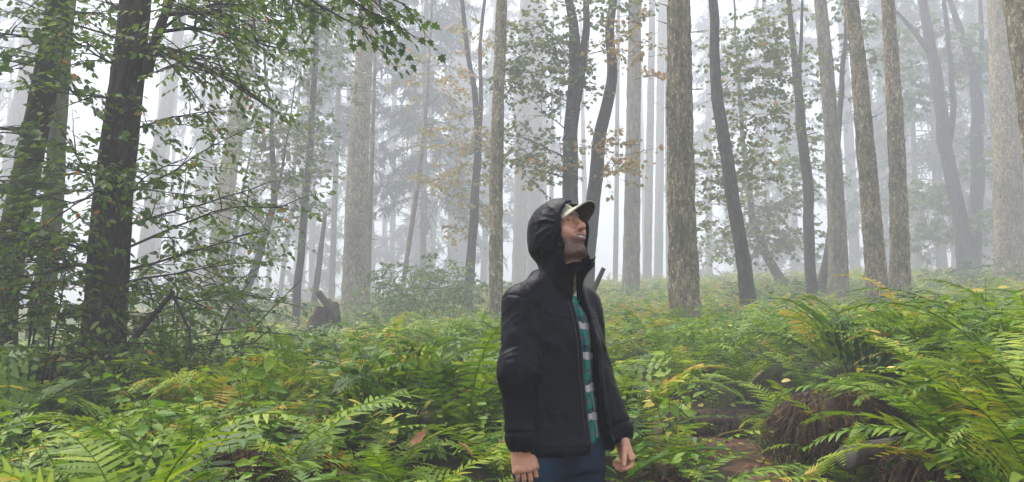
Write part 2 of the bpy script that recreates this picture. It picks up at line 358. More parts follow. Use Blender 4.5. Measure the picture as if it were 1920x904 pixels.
class Spray:
    """collects twigs and leaves of one crown"""
    def __init__(s, seed):
        s.rng = np.random.default_rng(seed); s.k = 1.0; s.lines = []; s.P = []; s.D = []; s.N = []; s.S = []
    def branch(s, a, b, sag=0.1, r0=0.012, nsub=8, sub=0.6, twig=0.35, leaf=0.08, step=0.07, flat=0.35, start=0.15, hang=0.25):
        r0 *= s.k; sub *= s.k; twig *= s.k; leaf *= s.k; step *= s.k
        rng = s.rng; a = np.asarray(a, float); b = np.asarray(b, float)
        L = np.linalg.norm(b - a); mid = (a + b) / 2 + np.array([0, 0, sag * L]) + rng.standard_normal(3) * .05 * L
        C = wob(bez(a, mid, b, 12), 0.012 * L, rng)
        s.lines.append((C, np.linspace(r0, r0 * .3, 12)))
        d0 = (b - a) / L
        for i in range(nsub):
            t = start + (1 - start) * (i + rng.random()) / nsub
            k = min(int(t * 11), 10); p = C[k] + (C[k + 1] - C[k]) * (t * 11 - k)
            sd = 1 if i % 2 else -1
            side = np.cross(d0, [0, 0, 1]); side /= np.linalg.norm(side) + 1e-9
            d = d0 * .6 + sd * side * (.75 + .3 * rng.random()) + np.array([0, 0, rng.normal(0, flat)])
            if i == nsub - 1: d = d0 + rng.standard_normal(3) * .15
            d /= np.linalg.norm(d)
            l1 = sub * (.55 + .6 * rng.random()) * (1.1 - .5 * t)
            s._sub(p, d, l1, r0 * .45, twig, leaf, step, flat, hang)
    def _sub(s, p, d, l1, r, twig, leaf, step, flat, hang):
        rng = s.rng
        e = p + d * l1 + np.array([0, 0, -hang * l1 * rng.random()])
        C = wob(bez(p, (p + e) / 2 + np.array([0, 0, .08 * l1]), e, 6), 0.02 * l1, rng)
        s.lines.append((C, np.linspace(r, r * .35, 6)))
        n = max(2, int(l1 / (twig * .45)))
        side = np.cross(d, [0, 0, 1]); side /= np.linalg.norm(side) + 1e-9
        for j in range(n):
            t = (j + .5 + .4 * rng.random()) / n; t = min(t, .99)
            k = min(int(t * 5), 4); q = C[k] + (C[k + 1] - C[k]) * (t * 5 - k)
            sd = 1 if j % 2 else -1
            dd = d * .7 + sd * side * .8 + np.array([0, 0, rng.normal(-.05, flat * .6)])
            if j == n - 1: dd = d
            dd = dd / np.linalg.norm(dd); l2 = twig * (.5 + .8 * rng.random())
            e2 = q + dd * l2 + np.array([0, 0, -hang * l2 * rng.random()])
            s.lines.append((np.stack([q, (q + e2) / 2 + np.array([0, 0, .03 * l2]), e2]), np.array([r * .4, r * .3, r * .15])))
            m = max(2, int(l2 / step))
            sid2 = np.cross(dd, [0, 0, 1]); sid2 /= np.linalg.norm(sid2) + 1e-9
            for u in range(m):
                tt = (u + 1) / m; pp = q + (e2 - q) * tt
                s2 = 1 if u % 2 else -1
                ld = dd * .5 + s2 * sid2 * .8 + np.array([0, 0, rng.normal(-.55, .35)])
                if u == m - 1: ld = dd + np.array([0, 0, -.5])
                s.P.append(pp); s.D.append(ld)
                s.N.append(np.array([0, -.25, .8]) + rng.standard_normal(3) * .6)
                s.S.append(leaf * (.6 + .7 * rng.random()))
    def cloud(s, c, rad, n, leaf, clump=14, spread=.5):
        """loose leaf clumps filling an ellipsoid, with a few twigs"""
        rng = s.rng; c = np.asarray(c, float); rad = np.asarray(rad, float) * s.k; leaf = leaf * s.k; spread = spread * s.k
        m = max(1, n // clump)
        for i in range(m):
            v = rng.standard_normal(3); v /= np.linalg.norm(v); v *= rng.random() ** (1 / 2.2)
            q = c + v * rad
            dirn = v + rng.standard_normal(3) * .6; dirn[2] *= .3; dirn /= np.linalg.norm(dirn)
            l = spread * (.6 + .8 * rng.random()); e = q + dirn * l + np.array([0, 0, -.15 * l])
            s.lines.append((np.stack([q - dirn * .4 * l, (q + e) / 2, e]), np.array([.005, .0035, .0015]) * (1 + leaf * 4)))
            side = np.cross(dirn, [0, 0, 1]); side /= np.linalg.norm(side) + 1e-9
            for k in range(clump):
                t = (k + .5) / clump
                s.P.append(q + (e - q) * t + rng.standard_normal(3) * .09 * l * np.array([1, 1, .6]) + side * (1 if k % 2 else -1) * .12 * l * rng.random())
                s.D.append(dirn * .5 + side * (1 if k % 2 else -1) + np.array([0, 0, rng.normal(-.6, .4)]))
                s.N.append(np.array([0, -.2, .8]) + rng.standard_normal(3) * .6); s.S.append(leaf * (.6 + .7 * rng.random()))
    def build(s, parent, mat, tpl='ovate', twig_mat='twig', name='crown', nsides=4):
        V, F, nf = leaf_geo(np.array(s.P), np.array(s.D), np.array(s.N), np.array(s.S), tpl)
        # leaves of one patch share a tone, single ones stray
        pn = np.array(s.P)
        rn = .42 + .28 * fbm(pn, 1.1, 2, 3) + .22 * s.rng.standard_normal(len(pn)); rn = np.clip(rn, 0, 1)
        o = link(name, mesh_data(name, V, [F], [np.repeat(rn, nf)]), M[mat], parent)
        Vt, Ft = tubes(s.lines, nsides)
        t = link('twigs', mesh_data('twigs', Vt, [Ft], smooth_shade=True), M[twig_mat], parent); t['kind'] = 'stuff'
        return o

# ------------------------------------------------------------------ trunks
def trunk_geo(pts, rad, nseg=20, step=0.12, bark=0.05, ridge=7, flare=0.35, seed=0, ground=None, ztop=19.0, wobble=0.0):
    """pts: world points along the stem from the base up; extended to the ground and up to ztop"""
    P = [np.asarray(p, float) for p in pts]; rd = list(rad)
    if ground is not None:
        d = P[0] - P[1]; d /= abs(d[2]); d[:2] *= 0.4; d[2] = -1
        t = max(P[0][2] - ground + .15, .05); P.insert(0, P[0] + d * t); rd.insert(0, rd[0] * 1.02)
    if ztop is not None and P[-1][2] < ztop:
        d = P[-1] - P[-2]; d /= d[2]; t = ztop - P[-1][2]
        slope = .6 * (rd[-2] - rd[-1]) / max(P[-1][2] - P[-2][2], .3)
        P.append(P[-1] + d * t * .6); rd.append(max(rd[-1] - max(slope, .006) * t * .6, rd[-1] * .45))
        P.append(P[-1] + d * t * .4); rd.append(rd[-1] * .6)
    P = np.array(P); rd = np.array(rd)
    s = np.concatenate([[0], np.cumsum(np.linalg.norm(np.diff(P, axis=0), axis=1))])
    L = s[-1]; u = np.concatenate([np.arange(0, min(L, 30), step), np.arange(30, L, 1.0) if L > 30 else []]); u = np.append(u, L)
    # smooth interpolation (Catmull-like by blurring)
    C = np.stack([np.interp(u, s, P[:, k]) for k in range(3)], -1); rr = np.interp(u, s, rd)
    for _ in range(int(0.5 / step) + 2):
        C[1:-1] = .25 * C[:-2] + .5 * C[1:-1] + .25 * C[2:]; rr[1:-1] = .25 * rr[:-2] + .5 * rr[1:-1] + .25 * rr[2:]
    if wobble:
        w = np.stack([vnoise(np.stack([u * .9, u * 0 + k * 7.3, u * 0 + seed], -1), 1.0, seed) for k in range(2)], -1)
        C[:, :2] += w * wobble * smooth(0, 1, u)[:, None]
    rr = rr * (1 + flare * np.exp(-u / 0.35))
    a = np.linspace(0, 2 * np.pi, nseg, endpoint=False)
    A, Uu = np.meshgrid(a, u)
    q = np.stack([np.cos(A) * ridge * .5, np.sin(A) * ridge * .5, Uu * 1.6], -1)
    n1 = vnoise(q, 1.0, seed); n2 = vnoise(q * np.array([2.2, 2.2, 3.2]), 1.0, seed + 5)
    disp = 1 + bark * (1.1 * (1 - 2 * np.abs(n1)) + .8 * n2) + .05 * vnoise(np.stack([np.cos(A), np.sin(A), Uu * .8], -1), 1.2, seed + 9)
    fl = np.exp(-Uu / .3) * .18 * np.cos(A * 5 + seed)
    rad2 = rr[:, None] * (disp + fl)
    T = np.gradient(C, axis=0); T /= np.linalg.norm(T, axis=1, keepdims=True)
    S = np.cross(np.array([0, 1.0, 0]), T); S /= np.linalg.norm(S, axis=1, keepdims=True); Q = np.cross(T, S)
    V = C[:, None, :] + rad2[..., None] * (np.cos(A)[..., None] * S[:, None, :] + np.sin(A)[..., None] * Q[:, None, :])
    n = len(u); k = np.arange(n * nseg).reshape(n, nseg); k2 = np.roll(k, -1, axis=1)
    F = np.stack([k[:-1], k2[:-1], k2[1:], k[1:]], -1).reshape(-1, 4)
    V = V.reshape(-1, 3)
    cap = np.array([[(n - 1) * nseg + i, (n - 1) * nseg + (i + 1) % nseg, len(V)] for i in range(nseg)])
    V = np.vstack([V, C[-1:]])
    return V, F, cap, C, rr

TREES = {}
def tree(name, label, cat, d, px, wpx, mat, group=None, nseg=18, step=.14, bark=.05, ridge=7, flare=.3, seed=0, wobble=0., forks=(), stubs=0, ztop=19.0, stub_z=(2, 14), stub_len=.6, key=None):
    """px: [(x, y)...] of the stem from base to top in photograph pixels, at distance d; wpx: stem widths in pixels"""
    P = [unp(x, y, d) for x, y in px]
    sc_ = dm(d) / d; d0_ = d
    if ztop is not None: ztop = ztop * sc_ if ztop < 18 else max(17.0, dm(d) * .49 + 3)
    step *= sc_; stub_z = (stub_z[0] * sc_, stub_z[1] * sc_); stub_len *= sc_ ** .7
    d = dm(d)
    rad = [w * d / FPX / 2 for w in wpx]
    g = float(hgt(P[0][0], d))
    root = empty(name, (P[0][0], d, g)); off = np.array([P[0][0], d, g])
    V, F, cap, C, rr = trunk_geo(P, rad, nseg, step, bark, ridge, flare, seed, g, ztop, wobble)
    link('trunk', mesh_data('trunk', V - off, [F, cap], smooth_shade=True), M[mat], root)
    for i, (fp, fw) in enumerate(forks):
        Pf = [unp(x, y, d0_) for x, y in fp]; rf = [w * d / FPX / 2 for w in fw]
        Vf, Ff, cf, _, _ = trunk_geo(Pf, rf, max(8, nseg - 4), step, bark, ridge, 0, seed + 31 + i, None, ztop - 3, wobble * .5)
        link('limb', mesh_data('limb', Vf - off, [Ff, cf], smooth_shade=True), M[mat], root)
    rs = np.random.default_rng(seed + 77)
    for i in range(stubs):
        z = g + stub_z[0] + (stub_z[1] - stub_z[0]) * rs.random()
        k = int(np.argmin(np.abs(C[:, 2] - z))); an = rs.random() * 6.283
        dr = np.array([math.cos(an), math.sin(an) * .6, rs.normal(.05, .25)]); ln = stub_len * (.3 + .9 * rs.random())
        a = C[k] + dr * rr[k] * .7; b = a + dr * ln; m = (a + b) / 2 + np.array([0, 0, -.06 * ln]) + rs.standard_normal(3) * .04 * ln
        lines = [(bez(a, m, b, 5), np.linspace(.016, .005, 5) * (.6 + d / 30))]
        if ln > .45:
            c = b + (b - m) * .3 + np.array([0, 0, -.15 * ln]); lines.append((np.stack([m, (m + c) / 2 + .05 * ln, c]), np.array([.007, .005, .003]) * (.6 + d / 30)))
        Vb, Fb = tubes(lines, 4)
        link('branch', mesh_data('branch', Vb - off, [Fb], smooth_shade=True), M['twig'] if mat == 'maple_bark' else M[mat], root)
    tag(root, label, cat, group)
    root['_d'] = d
    if key: TREES[key] = (root, off, C, rr, sc_)
    return root

def crown(key, mat, tpl, fn, seed, twig='twig', name='crown'):
    root, off, C, rr, k_ = TREES[key]
    sp = Spray(seed); sp.k = k_; fn(sp, C, rr)
    sp.P = [p - off for p in sp.P]; sp.lines = [(l - off, r) for l, r in sp.lines]
    sp.build(root, mat, tpl, twig, name)

def on_stem(C, z):
    return C[int(np.argmin(np.abs(C[:, 2] - z)))]

FIRS = 'straight conifer trunks in the fog'; BROAD = 'dark broadleaf trunks in the fog'; FAR = 'pale far trunks in the fog'

# --- near left
tree('maple_tree', 'dark thick trunk leaning right, nearest tree on the left edge of the fern slope', 'tree', 7.2,
     [(182, 800), (200, 560), (226, 300), (263, 0)], [80, 72, 64, 56], 'maple_bark', nseg=36, step=.05, bark=.05, ridge=9, seed=1, wobble=.04, key='L3', flare=.25,
     forks=[([(272, 140), (292, 75), (322, 0)], [26, 17, 15])])
tree('maple_tree', 'mossy green curved trunk at the far left edge of the picture', 'tree', 8.0,
     [(5, 800), (10, 560), (28, 430), (62, 270), (98, 100), (112, 0)], [46, 44, 46, 44, 42, 40], 'moss_bark', nseg=32, step=.06, bark=.07, seed=2, wobble=.06, key='L1')
tree('maple_tree', 'brown trunk between the mossy trunk and the dark thick trunk on the left', 'tree', 10.5,
     [(66, 720), (78, 560), (92, 380), (104, 230), (126, 0)], [40, 38, 34, 30, 26], 'moss_bark', nseg=24, step=.08, bark=.05, seed=3, wobble=.05, key='L2')
# --- pale trunks on the left
tree('fir_tree', 'pale trunk behind the mossy trunk at the upper left', 'tree', 24, [(0, 520), (32, 250), (70, 40)], [40, 36, 30], 'grey_bark', FAR, seed=4)
tree('fir_tree', 'pale leaning trunk just right of the dark thick left trunk', 'tree', 25, [(268, 520), (290, 330), (325, 120), (345, 0)], [27, 25, 22, 19], 'grey_bark', FAR, seed=5, stubs=3)
tree('fir_tree', 'thinner pale trunk right beside the pale leaning left trunk', 'tree', 29, [(290, 520), (306, 340), (325, 180)], [13, 12, 9], 'grey_bark', FAR, seed=6)
tree('fir_tree', 'pale trunk leaning right, second of the pale trunks right of the dark trunk', 'tree', 27, [(352, 560), (372, 400), (396, 240), (420, 60)], [25, 23, 21, 18], 'grey_bark', FAR, seed=7)
tree('fir_tree', 'brownish barked trunk leaning right, widest between dark left trunk and slanting thin tree', 'tree', 20, [(392, 610), (412, 450), (432, 300), (455, 150), (470, 0)], [38, 34, 31, 29, 24], 'fir_bark', FAR, nseg=20, seed=8, stubs=5)
tree('maple_tree', 'thin dark slanting tree with a bend above the ferns left of the stump', 'tree', 17, [(437, 610), (470, 530), (506, 420), (516, 340), (512, 260), (505, 190)], [17, 15, 13, 11, 9, 6], 'maple_bark', BROAD, nseg=12, seed=9, wobble=.06, key='T510', ztop=9.5, forks=[([(508, 400), (527, 330), (536, 270)], [8, 6, 4])])
tree('young_tree', 'thin curved sapling below the yellowing leaves left of the slanting tree', 'tree', 20, [(430, 580), (432, 500), (441, 440), (452, 380)], [10, 9, 8, 5], 'maple_bark', BROAD, nseg=10, seed=10, wobble=.05, ztop=8)
tree('young_tree', 'tall thin brown trunk standing left of the broken snag', 'tree', 17.5, [(553, 600), (566, 470), (580, 300), (592, 100), (594, 0)], [15, 14, 13, 11, 9], 'maple_bark', BROAD, nseg=12, seed=11, wobble=.04, key='T580', stubs=3, stub_len=1.0)
tree('snag', 'short broken dead snag with a snapped top beside the stump', 'snag', 20, [(586, 590), (598, 500), (610, 400)], [13, 11, 7], 'maple_bark', None, nseg=10, seed=12, ztop=None, stubs=5, stub_z=(.5, 3.3), stub_len=.35)
tree('young_tree', 'faint thin trunk just left of the tall thin brown trunk', 'tree', 24, [(522, 580), (534, 480), (548, 380), (556, 250)], [10, 9, 8, 6], 'grey_bark', FAR, nseg=10, seed=13)
tree('young_tree', 'faint thin trunk behind the slanting tree left of the stump', 'tree', 26, [(500, 560), (512, 430), (520, 300)], [9, 8, 6], 'grey_bark', FAR, nseg=10, seed=14)
tree('fir_tree', 'very faint wide trunk in the fog left of the big pale trunk', 'tree', 38, [(560, 540), (572, 300), (580, 60)], [22, 20, 16], 'grey_bark', FAR, seed=15)
# --- big pale trunk
tree('fir_tree', 'big pale branchless fir trunk behind the rotten stump', 'tree', 19.5, [(664, 580), (669, 380), (676, 200), (686, 60)], [47, 42, 37, 32], 'fir_bark', FIRS, nseg=36, step=.08, bark=.035, ridge=12, seed=16, key='BIG', flare=.18)
tree('snag', 'thin dead pole with short side spurs against the big pale trunk', 'snag', 19.3, [(690, 540), (694, 400), (700, 220), (705, 60)], [9, 9, 7, 5], 'grey_bark', None, nseg=8, seed=17, stubs=26, stub_len=.3, stub_z=(1, 9))
tree('snag', 'thin bare pole leaning right in the fog behind the bright shrubs', 'snag', 20, [(748, 590), (765, 470), (783, 350), (800, 200), (806, 90)], [10, 9, 9, 7, 5], 'grey_bark', None, nseg=8, seed=18, stubs=12, stub_len=.9, stub_z=(2, 9))
tree('fir_tree', 'faint trunk behind the leaning bare pole', 'tree', 31, [(783, 540), (787, 400), (790, 240), (795, 60)], [22, 20, 18, 15], 'grey_bark', FAR, seed=19, stubs=6)
tree('fir_tree', 'faint slim trunk between the leaning pole and the orange-leaved maple', 'tree', 33, [(812, 540), (812, 380), (808, 200), (815, 40)], [10, 9, 8, 7], 'grey_bark', FAR, nseg=8, seed=20, stubs=6)
tree('fir_tree', 'faint broad trunk behind the thin maple with orange leaves', 'tree', 33, [(868, 540), (868, 350), (866, 150), (865, 0)], [44, 42, 38, 36], 'grey_bark', FAR, seed=21)
tree('maple_tree', 'thin forked maple with orange leaves left of the hooded man', 'tree', 18, [(876, 585), (884, 470), (890, 350), (897, 270), (893, 190), (880, 110), (868, 0)], [19, 17, 15, 14, 11, 9, 8], 'maple_bark', BROAD, nseg=14, seed=22, wobble=.05, key='M890',
     forks=[([(897, 265), (903, 180), (899, 80), (908, 0)], [9, 8, 7, 6])], stubs=4, stub_len=1.2)
tree('fir_tree', 'slim scaly fir trunk standing directly left of the man', 'tree', 14.5, [(929, 640), (930, 450), (932, 250), (941, 0)], [27, 25, 23, 20], 'fir_bark', FIRS, nseg=30, step=.06, bark=.10, ridge=9, seed=23, stubs=9, stub_len=.35)
tree('fir_tree', 'left one of the two pale trunks side by side behind the hood', 'tree', 26, [(972, 560), (976, 400), (981, 200), (986, 0)], [27, 26, 25, 22], 'grey_bark', FIRS, seed=24, stubs=4)
tree('fir_tree', 'right one of the two pale trunks side by side behind the hood', 'tree', 27, [(1000, 560), (1002, 380), (1004, 200), (1005, 0)], [27, 26, 25, 23], 'grey_bark', FIRS, seed=25, stubs=4)
tree('young_tree', 'very thin far trunk seen just above the man\'s hood', 'tree', 30, [(1032, 560), (1034, 370), (1036, 180)], [8, 8, 6], 'grey_bark', FAR, nseg=8, seed=26)
tree('maple_tree', 'dark forked maple trunk rising straight above the man\'s cap', 'tree', 15, [(1070, 620), (1067, 480), (1068, 370), (1074, 230), (1082, 130), (1076, 60), (1066, 0)], [34, 32, 30, 28, 26, 20, 16], 'maple_bark', BROAD, nseg=24, step=.07, seed=27, wobble=.05, key='M1070',
     forks=[([(1080, 190), (1092, 120), (1100, 50), (1098, 0)], [20, 18, 14, 12])], stubs=3, stub_len=.8)
tree('maple_tree', 'dark crooked maple stem right of the man\'s cap', 'tree', 15.3, [(1098, 620), (1102, 480), (1110, 370), (1122, 290), (1132, 220), (1146, 150), (1144, 70), (1150, 0)], [28, 27, 26, 24, 23, 20, 17, 14], 'maple_bark', BROAD, nseg=22, step=.07, seed=28, wobble=.06, key='M1120', stubs=3, stub_len=.8)
tree('young_tree', 'pale thin trunk between the crooked maple stem and the straight grey trunk', 'tree', 25, [(1153, 570), (1156, 380), (1158, 150), (1160, 0)], [10, 9, 8, 7], 'grey_bark', FAR, nseg=8, seed=29)
tree('fir_tree', 'straight grey trunk halfway between the man\'s cap and the big scaly fir', 'tree', 20, [(1182, 575), (1185, 420), (1188, 200), (1191, 0)], [32, 30, 27, 24], 'grey_bark', FIRS, nseg=24, seed=30, stubs=4)
tree('fir_tree', 'pale slim trunk, left of a close pair beside the big scaly fir', 'tree', 26, [(1213, 555), (1216, 400), (1220, 200), (1223, 0)], [16, 15, 14, 12], 'grey_bark', FAR, seed=31, stubs=6)
tree('fir_tree', 'pale slim trunk, right of a close pair beside the big scaly fir', 'tree', 30, [(1234, 555), (1236, 400), (1238, 200), (1240, 0)], [17, 16, 15, 13], 'grey_bark', FAR, seed=32, stubs=6)
tree('fir_tree', 'big scaly fir trunk with lichen flecks right of the man', 'tree', 12.5, [(1285, 620), (1280, 480), (1276, 300), (1274, 150), (1272, 0)], [54, 49, 45, 43, 40], 'fir_bark', FIRS, nseg=84, step=.035, bark=.13, ridge=14, seed=33, key='FIR', flare=.2, stubs=9, stub_len=.45, stub_z=(2.2, 6))
tree('maple_tree', 'dark trunk leaning left beside the big scaly fir', 'tree', 15, [(1404, 575), (1392, 490), (1372, 380), (1352, 230), (1342, 120), (1334, 0)], [30, 26, 24, 23, 19, 17], 'maple_bark', BROAD, nseg=22, step=.07, seed=34, wobble=.05, key='M1370')
tree('maple_tree', 'faint curved trunk bending low over the ferns right of the leaning dark trunk', 'tree', 20, [(1482, 560), (1462, 520), (1432, 470), (1412, 410), (1399, 340), (1392, 240)], [18, 17, 15, 13, 11, 8], 'maple_bark', BROAD, nseg=14, seed=35, wobble=.06, key='M1430', ztop=11)
tree('maple_tree', 'forked dark trunk splitting into two stems high up right of centre', 'tree', 17, [(1521, 560), (1519, 460), (1514, 330), (1502, 220), (1490, 110), (1479, 0)], [20, 19, 19, 18, 12, 9], 'maple_bark', BROAD, nseg=16, seed=36, wobble=.04, key='M1515',
     forks=[([(1500, 190), (1500, 110), (1505, 0)], [8, 7, 5])], stubs=3)
tree('fir_tree', 'grey trunk beside the forked trunk with a thin second stem', 'tree', 17.5, [(1573, 570), (1570, 430), (1560, 250), (1549, 120), (1538, 0)], [36, 32, 28, 26, 23], 'grey_bark', FIRS, nseg=24, seed=37, stubs=9, stub_len=.4, key='F1570')
tree('young_tree', 'thin stem slanting out from behind the grey trunk', 'tree', 17.9, [(1532, 575), (1548, 500), (1562, 430), (1568, 300), (1576, 180), (1586, 60)], [18, 17, 15, 13, 10, 8], 'maple_bark', BROAD, nseg=12, seed=38, wobble=.03)
tree('fir_tree', 'scaly fir trunk leaning left, left of two similar scaly firs on the right', 'tree', 14.5, [(1646, 580), (1640, 480), (1628, 330), (1613, 150), (1596, 0)], [38, 34, 31, 28, 24], 'fir_bark', FIRS, nseg=48, step=.05, bark=.10, ridge=12, seed=39, stubs=5, stub_len=.3)
tree('fir_tree', 'scaly fir trunk, right of two similar scaly firs on the right', 'tree', 15.5, [(1688, 565), (1687, 450), (1682, 300), (1674, 150), (1665, 0)], [35, 31, 29, 26, 22], 'fir_bark', FIRS, nseg=48, step=.05, bark=.10, ridge=12, seed=40, stubs=6, stub_len=.3)
tree('fir_tree', 'faint thin trunk just right of the two scaly firs', 'tree', 24, [(1772, 560), (1762, 450), (1757, 330), (1752, 200), (1748, 0)], [20, 18, 17, 16, 14], 'grey_bark', FAR, seed=41)
tree('maple_tree', 'dark hazy maple at the right whose limbs spread towards the upper left', 'tree', 21, [(1818, 545), (1808, 460), (1794, 380), (1772, 280), (1757, 150), (1742, 60), (1730, 0)], [34, 28, 25, 23, 21, 18, 15], 'maple_bark', BROAD, nseg=18, seed=42, wobble=.05, key='M1800',
     forks=[([(1775, 290), (1788, 210), (1782, 120), (1770, 0)], [13, 11, 9, 8]), ([(1752, 110), (1715, 60), (1680, 20)], [12, 9, 6])])
tree('maple_tree', 'dark hazy stem standing close right of the spreading maple', 'tree', 21.5, [(1824, 545), (1828, 440), (1833, 320), (1832, 210), (1828, 130), (1802, 60), (1780, 0)], [26, 24, 23, 22, 18, 13, 10], 'maple_bark', BROAD, nseg=16, seed=43, wobble=.04, key='M1830',
     forks=[([(1832, 170), (1842, 90), (1838, 0)], [11, 9, 7])])
tree('fir_tree', 'wide hazy trunk near the right edge of the picture', 'tree', 19, [(1893, 540), (1890, 330), (1880, 120), (1874, 0)], [50, 48, 44, 42], 'fir_bark', FIRS, nseg=30, bark=.05, seed=44, stubs=4)
tree('fir_tree', 'near scaly fir trunk cut by the upper right corner of the picture', 'tree', 11.5, [(1992, 560), (1965, 330), (1938, 150), (1912, 0)], [74, 66, 60, 54], 'fir_bark', FIRS, nseg=48, step=.05, bark=.09, ridge=12, seed=45, stubs=6, stub_len=.25, stub_z=(2, 6))
tree('fir_tree', 'faint pale trunk left of the wide hazy trunk at the right edge', 'tree', 32, [(1862, 540), (1856, 300), (1846, 60)], [30, 28, 24], 'grey_bark', FAR, seed=46)
tree('fir_tree', 'faint pale trunk between the grey trunk and the left scaly fir', 'tree', 31, [(1606, 560), (1594, 300), (1580, 60)], [19, 18, 15], 'grey_bark', FAR, seed=47)
tree('fir_tree', 'faint pale trunk between the two scaly firs on the right', 'tree', 33, [(1660, 560), (1655, 300), (1648, 60)], [15, 14, 12], 'grey_bark', FAR, seed=48)
tree('fir_tree', 'faint grey trunk hugging the left side of the big scaly fir', 'tree', 30, [(1256, 560), (1254, 380), (1251, 150)], [13, 12, 10], 'grey_bark', FAR, seed=49)

# --- crowns
def L3_crown(sp, C, rr):
    d = 7.2
    def br(a, b, da, db, **k): sp.branch(unp(a[0], a[1], da), unp(b[0], b[1], db), **k)
    k = dict(leaf=.072, step=.042, twig=.36, sub=.65)
    # upper right canopy
    for a, b, da, db in [((285, 105), (480, 190), 7.2, 6.6), ((300, 60), (500, 90), 7.2, 6.9), ((310, 20), (530, 30), 7.2, 7.4), ((295, 90), (420, 150), 7.2, 8.4), ((320, -10), (500, -20), 7.2, 6.2),
                         ((300, 40), (400, 40), 7.2, 5.9), ((330, -40), (560, -30), 7.2, 8.2), ((305, 10), (440, 70), 7.2, 8.8), ((320, -20), (600, 20), 7.2, 8.0),
                         ((300, 60), (430, 10), 7.2, 6.4), ((290, 95), (360, 130), 7.2, 6.5)]:
        br(a, b, da, db, sag=.12, r0=.022, nsub=11, **k)
    # sprigs right of the trunk
    for a, b, da, db in [((232, 250), (380, 215), 7.2, 7.0), ((215, 380), (440, 250), 7.2, 7.4), ((210, 430), (480, 350), 7.2, 7.0), ((205, 480), (540, 380), 7.2, 6.8), ((205, 520), (470, 440), 7.2, 7.6), ((215, 400), (330, 300), 7.2, 6.4), ((200, 540), (420, 500), 7.2, 7.4), ((200, 560), (380, 570), 7.2, 7.0)]:
        br(a, b, da, db, sag=.05, r0=.014, nsub=10, leaf=.072, step=.042, twig=.34, sub=.55)
    # left of the trunk
    for a, b, da, db in [((240, 140), (100, 60), 7.2, 6.8), ((245, 80), (60, 10), 7.2, 7.2), ((235, 190), (110, 170), 7.2, 6.6), ((222, 345), (60, 300), 7.2, 6.8), ((215, 340), (110, 400), 7.2, 6.4), ((205, 480), (20, 430), 7.2, 6.8), ((205, 500), (50, 520), 7.2, 6.6), ((250, 30), (150, -40), 7.2, 7.6), ((210, 420), (120, 250), 7.2, 6.9)]:
        br(a, b, da, db, sag=.06, r0=.016, nsub=9, **k)
    # across the stem
    for a, b, da, db in [((215, 380), (220, 400), 7.2, 6.5), ((232, 200), (240, 280), 7.2, 6.5), ((205, 500), (190, 560), 7.2, 6.4), ((200, 560), (230, 640), 7.2, 6.5), ((222, 300), (205, 330), 7.2, 6.6)]:
        br(a, b, da, db, sag=.05, r0=.01, nsub=6, leaf=.085, step=.06, twig=.25, sub=.35)
crown('L3', 'leaf_dark', 'ovate', L3_crown, 101)

def L1_crown(sp, C, rr):
    def br(a, b, da, db, **k): sp.branch(unp(a[0], a[1], da), unp(b[0], b[1], db), **k)
    for a, b, da, db in [((100, 90), (-20, 60), 8, 7.2), ((112, 0), (20, -30), 8, 7.5), ((60, 270), (-40, 240), 8, 7.2), ((40, 370), (-50, 330), 8, 7), ((30, 430), (110, 470), 8, 7), ((25, 450), (-40, 450), 8, 7.2), ((110, 20), (210, 20), 8, 8.6), ((105, 60), (200, 110), 8, 8.8), ((15, 520), (90, 590), 8, 7.2), ((95, 120), (40, 130), 8, 7)]:
        br(a, b, da, db, sag=.08, r0=.02, nsub=9, leaf=.085, step=.055, twig=.38, sub=.6)
crown('L1', 'leaf_dark', 'maple', L1_crown, 102)

def T510_crown(sp, C, rr):
    for c, r, n in [((500, 330), (1.1, .8, 1.2), 500), ((545, 260), (.9, .8, .9), 420), ((470, 440), (.9, .7, .6), 380), ((560, 350), (.6, .6, .9), 220), ((470, 250), (.7, .7, .8), 300)]:
        sp.cloud(unp(*c, 17), r, int(n * 1.5), .095)
crown('T510', 'leaf_pale', 'maple', T510_crown, 103)
def T580_crown(sp, C, rr):
    for c, r, n in [((575, 150), (1.2, 1, .9), 420), ((560, 60), (1.6, 1, .9), 620), ((620, 40), (.9, 1, .6), 260), ((590, 240), (.5, .5, .5), 120)]:
        sp.cloud(unp(*c, 17.5), r, int(n * 1.5), .095)
crown('T580', 'leaf_pale', 'maple', T580_crown, 104)
def M890_crown(sp, C, rr):
    for c, r, n in [((850, 340), (.9, .7, .45), 260), ((905, 270), (.6, .7, .5), 240), ((870, 250), (1.0, .7, .4), 240), ((835, 150), (1.2, .8, .6), 240), ((880, 420), (.5, .5, .3), 110), ((905, 390), (.35, .5, .4), 70), ((900, 60), (.7, .7, .7), 160)]:
        sp.cloud(unp(*c, 18), r, int(n * 1.8), .085)
crown('M890', 'leaf_orange', 'maple', M890_crown, 105)
def M1070_crown(sp, C, rr):
    for c, r, n in [((1000, 110), (.7, .6, 1.0), 420), ((1040, 60), (.8, .6, .6), 380), ((990, 290), (.7, .6, .6), 320), ((1105, 150), (.35, .5, .5), 110), ((1060, 150), (.4, .5, .8), 160), ((1150, 20), (.6, .5, .4), 200), ((960, 160), (.4, .5, .7), 160)]:
        sp.cloud(unp(*c, 15), r, int(n * 1.5), .09)
    for a, b in [((1072, 250), (1000, 190)), ((1082, 130), (1020, 60)), ((1070, 300), (985, 260)), ((1069, 340), (1010, 320))]:
        sp.branch(unp(*a, 15), unp(*b, 14.6), sag=.05, r0=.018, nsub=6, leaf=.11, step=.12, twig=.3, sub=.6)
crown('M1070', 'leaf_pale', 'maple', M1070_crown, 106)
